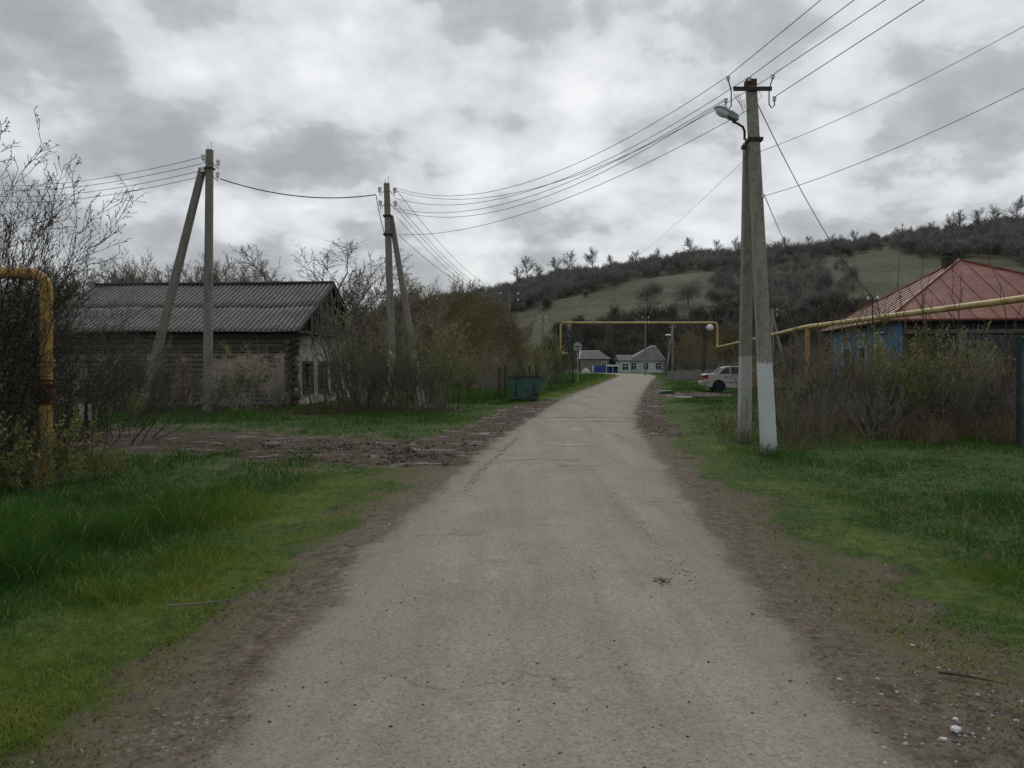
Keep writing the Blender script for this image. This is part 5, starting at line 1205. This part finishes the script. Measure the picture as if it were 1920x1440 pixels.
# ------------------------------------------------------------------ distant houses
roofg = simple('grey_slate_roof', (.075,.075,.078), (.115,.113,.112), .8, .85); wallw = simple('pale_lime_wall', (.40,.43,.45), (.50,.53,.55), .6, .85); walld = simple('grey_timber_wall', (.17,.165,.155), (.24,.235,.22), .8, .9); bluep = simple('bright_blue_fence_paint', (.035,.055,.22), (.045,.07,.27), 1, .6)
def gable_house(label, x0, x1, y0, y1, he, hr, wall, axis, wins=(), group=None, hip=False, trim=True):
    o = empty('village_house', ((x0+x1)/2, (y0+y1)/2, 0), 0, label, 'house', group); hw, hd = (x1-x0)/2, (y1-y0)/2
    m = MB(); m.box(-hw, hw, -hd, hd, -.2, he); m.build('wall', wall, o); ov = .45; e = he+.003
    m = MB()
    if hip: vs = [(-hw-ov,-hd-ov,e),(hw+ov,-hd-ov,e),(hw+ov,hd+ov,e),(-hw-ov,hd+ov,e),(-hw*.0+hip[0]*hw,0,hr),(hip[1]*hw,0,hr)]; m.add(vs, [(0,1,5,4),(1,2,5),(2,3,4,5),(3,0,4),(3,2,1,0)])
    elif axis == 'x': vs = [(-hw-ov,-hd-ov,e),(hw+ov,-hd-ov,e),(hw+ov,hd+ov,e),(-hw-ov,hd+ov,e),(-hw-ov,0,hr),(hw+ov,0,hr)]; m.add(vs, [(0,1,5,4),(1,2,5),(2,3,4,5),(3,0,4),(3,2,1,0)])
    else: vs = [(-hw-ov,-hd-ov,e),(hw+ov,-hd-ov,e),(hw+ov,hd+ov,e),(-hw-ov,hd+ov,e),(0,-hd-ov,hr),(0,hd+ov,hr)]; m.add(vs, [(0,1,4),(1,2,5,4),(2,3,5),(3,0,4,5),(3,2,1,0)])
    rf = m.build('roof', roofg, o)
    if trim:
        v = [Vector(p) for p in vs]; m = MB(); m.tube([v[0], v[4]], .10, 5); m.tube([v[4], v[5]], .10, 5); m.build('roof_edge', M['white_paint'], rf)
    for (wx, wz0, wz1, ww) in wins:
        m = MB(); m.box(wx-ww/2-.12, wx+ww/2+.12, -hd-.05, -hd-.0, wz0-.12, wz1+.12); wf = m.build('window', M['white_paint'], o); MB().box(wx-ww/2, wx+ww/2, -hd-.07, -hd-.05, wz0, wz1).build('pane', M['glass'], wf)
        m = MB(); m.box(wx-.04, wx+.04, -hd-.09, -hd-.07, wz0, wz1); m.box(wx-ww/2, wx+ww/2, -hd-.085, -hd-.07, wz1-.45, wz1-.38); m.build('glazing_bar', M['white_paint'], wf)
    return o
Yh = 143
gable_house('white walled house with large grey roof at the bend of the lane', X_(1178,Yh), X_(1246,Yh), Yh, Yh+8, 2.15, 5.0, wallw, 'x', [(-2.4,.5,1.75,.9),(-.1,.5,1.75,.9),(2.2,.5,1.75,.9)], hip=(.45, .75))
gable_house('small white wing with one window at the left of the white house', X_(1163,Yh-2), X_(1182,Yh-2), Yh-2, Yh+4, 2.2, 3.3, wallw, 'x', [(.0,.45,1.6,1.05)], trim=False)
gable_house('grey timber house with pale ridge line behind the blue fence', X_(1090,158), X_(1142,158), 158, 166, 2.6, 4.3, walld, 'x', [(1.8,.9,1.9,.8)], hip=(-.95, .5))
gable_house('low grey shed between the two far houses', X_(1148,164), X_(1170,164), 164, 168, 2.2, 3.0, walld, 'x', trim=False)
Y = 137; o = empty('fence', (X_(1125,Y), Y, 0), 0, 'bright blue board fence and gate at the end of the lane', 'fence')
m = MB()
for k in range(14): m.box(-1.05+.16*k, -1.05+.16*k+.145, -.02, .02, 0, 1.25)
m.build('fence_boards', bluep, o); m = MB(); m.box(-1.35, -1.15, -.1, .1, -.1, 1.3); m.box(1.3, 1.5, -.1, .1, -.1, 1.3); m.build('fence_post', M['white_paint'], o)
Y = 134; o = empty('kiosk', (X_(1148,Y), Y, 0), R(-8), 'small open shelter with white roof and blue side beside the blue fence', 'shelter')
m = MB(); m.box(-1.0, 1.0, .7, .8, -.1, 1.15); m.box(-1.0, -.5, -.6, .7, -.1, 1.1); m.build('shelter_wall', bluep, o); m = MB(); m.prism([(-1.15,1.12),(-.9,1.42),(.5,1.42),(1.2,1.15)], -.9, .9); m.build('shelter_roof', M['white_paint'], o)
for k in (-1.02, .1, 1.08): MB().box(k-.04, k+.04, -.85, -.77, -.1, 1.12).build('shelter_post', M['white_paint'], o)
Y = 120; o = MB().lathe([(.85,0),(.6,.5),(.1,.95)], 7).build('sand_heap', M['chrome']); o.location = (X_(1098,Y), Y, 0); tag(o, 'small pale heap on the grass left of the blue fence', 'heap')
gm2 = walld
o = empty('fence', (X_(1360,72), 72, 0), 0, 'old grey board fence behind the parked car', 'fence')
m = MB(); g = random.Random(4)
for k in range(70): m.box(-5.5+.17*k, -5.5+.17*k+.14, -.015, .015, 0, 1.0+g.uniform(-.1, .12))
m.build('fence_boards', walld, o)
# bits on the muddy forecourt
Y = 36.5; o = MB().box(-.42, .42, -.09, .09, 0, .05).build('plank', M['white_paint']); o.location = (X_(1282,Y), Y, gz(X_(1282,Y), Y)+.04); o.rotation_euler = (0, R(3), R(-9)); tag(o, 'pale plank lying on the muddy forecourt before the car', 'plank')
Y = 36.2; o = MB().box(-.6, .6, -.07, .07, 0, .06).build('plank', M['green_post']); o.location = (X_(1322,Y), Y, gz(X_(1322,Y), Y)+.04); tag(o, 'dark plank lying beside the pale plank', 'plank')
Y = 40.5; o = MB().prism([(-.45,0),(-.3,.14),(.3,.16),(.45,0)], -.3, .3).build('sheet_metal', gm, None, False, .02); o.location = (X_(1248,Y), Y, gz(X_(1248,Y), Y)+.02); tag(o, 'bent green metal sheet lying in the mud left of the car', 'metal sheet')
# fallen sticks
for (x, y, l, az, lb) in ((-2.05,5.1,.5,.3,'thin fallen stick on the left margin of the lane'),(-6.3,16.2,1.6,.6,'long fallen branch leaning across the left grass by the marker post'),(2.3,3.8,.3,-.5,'short stick on the bare ground at the right edge')):
    z_ = gz(x, y); m = MB(); pts = [(math.cos(az)*l*(k/4-.5)+rnd.uniform(-.01, .01), math.sin(az)*l*(k/4-.5)+rnd.uniform(-.02, .02), .012+(.22*l*k/4 if l > 1 else 0)) for k in range(5)]; o = m.tube(pts, [.008,.007,.006,.004,.002], 6).build('fallen_branch', M['bark']); o.location = (x, y, z_+.01); tag(o, lb, 'branch')
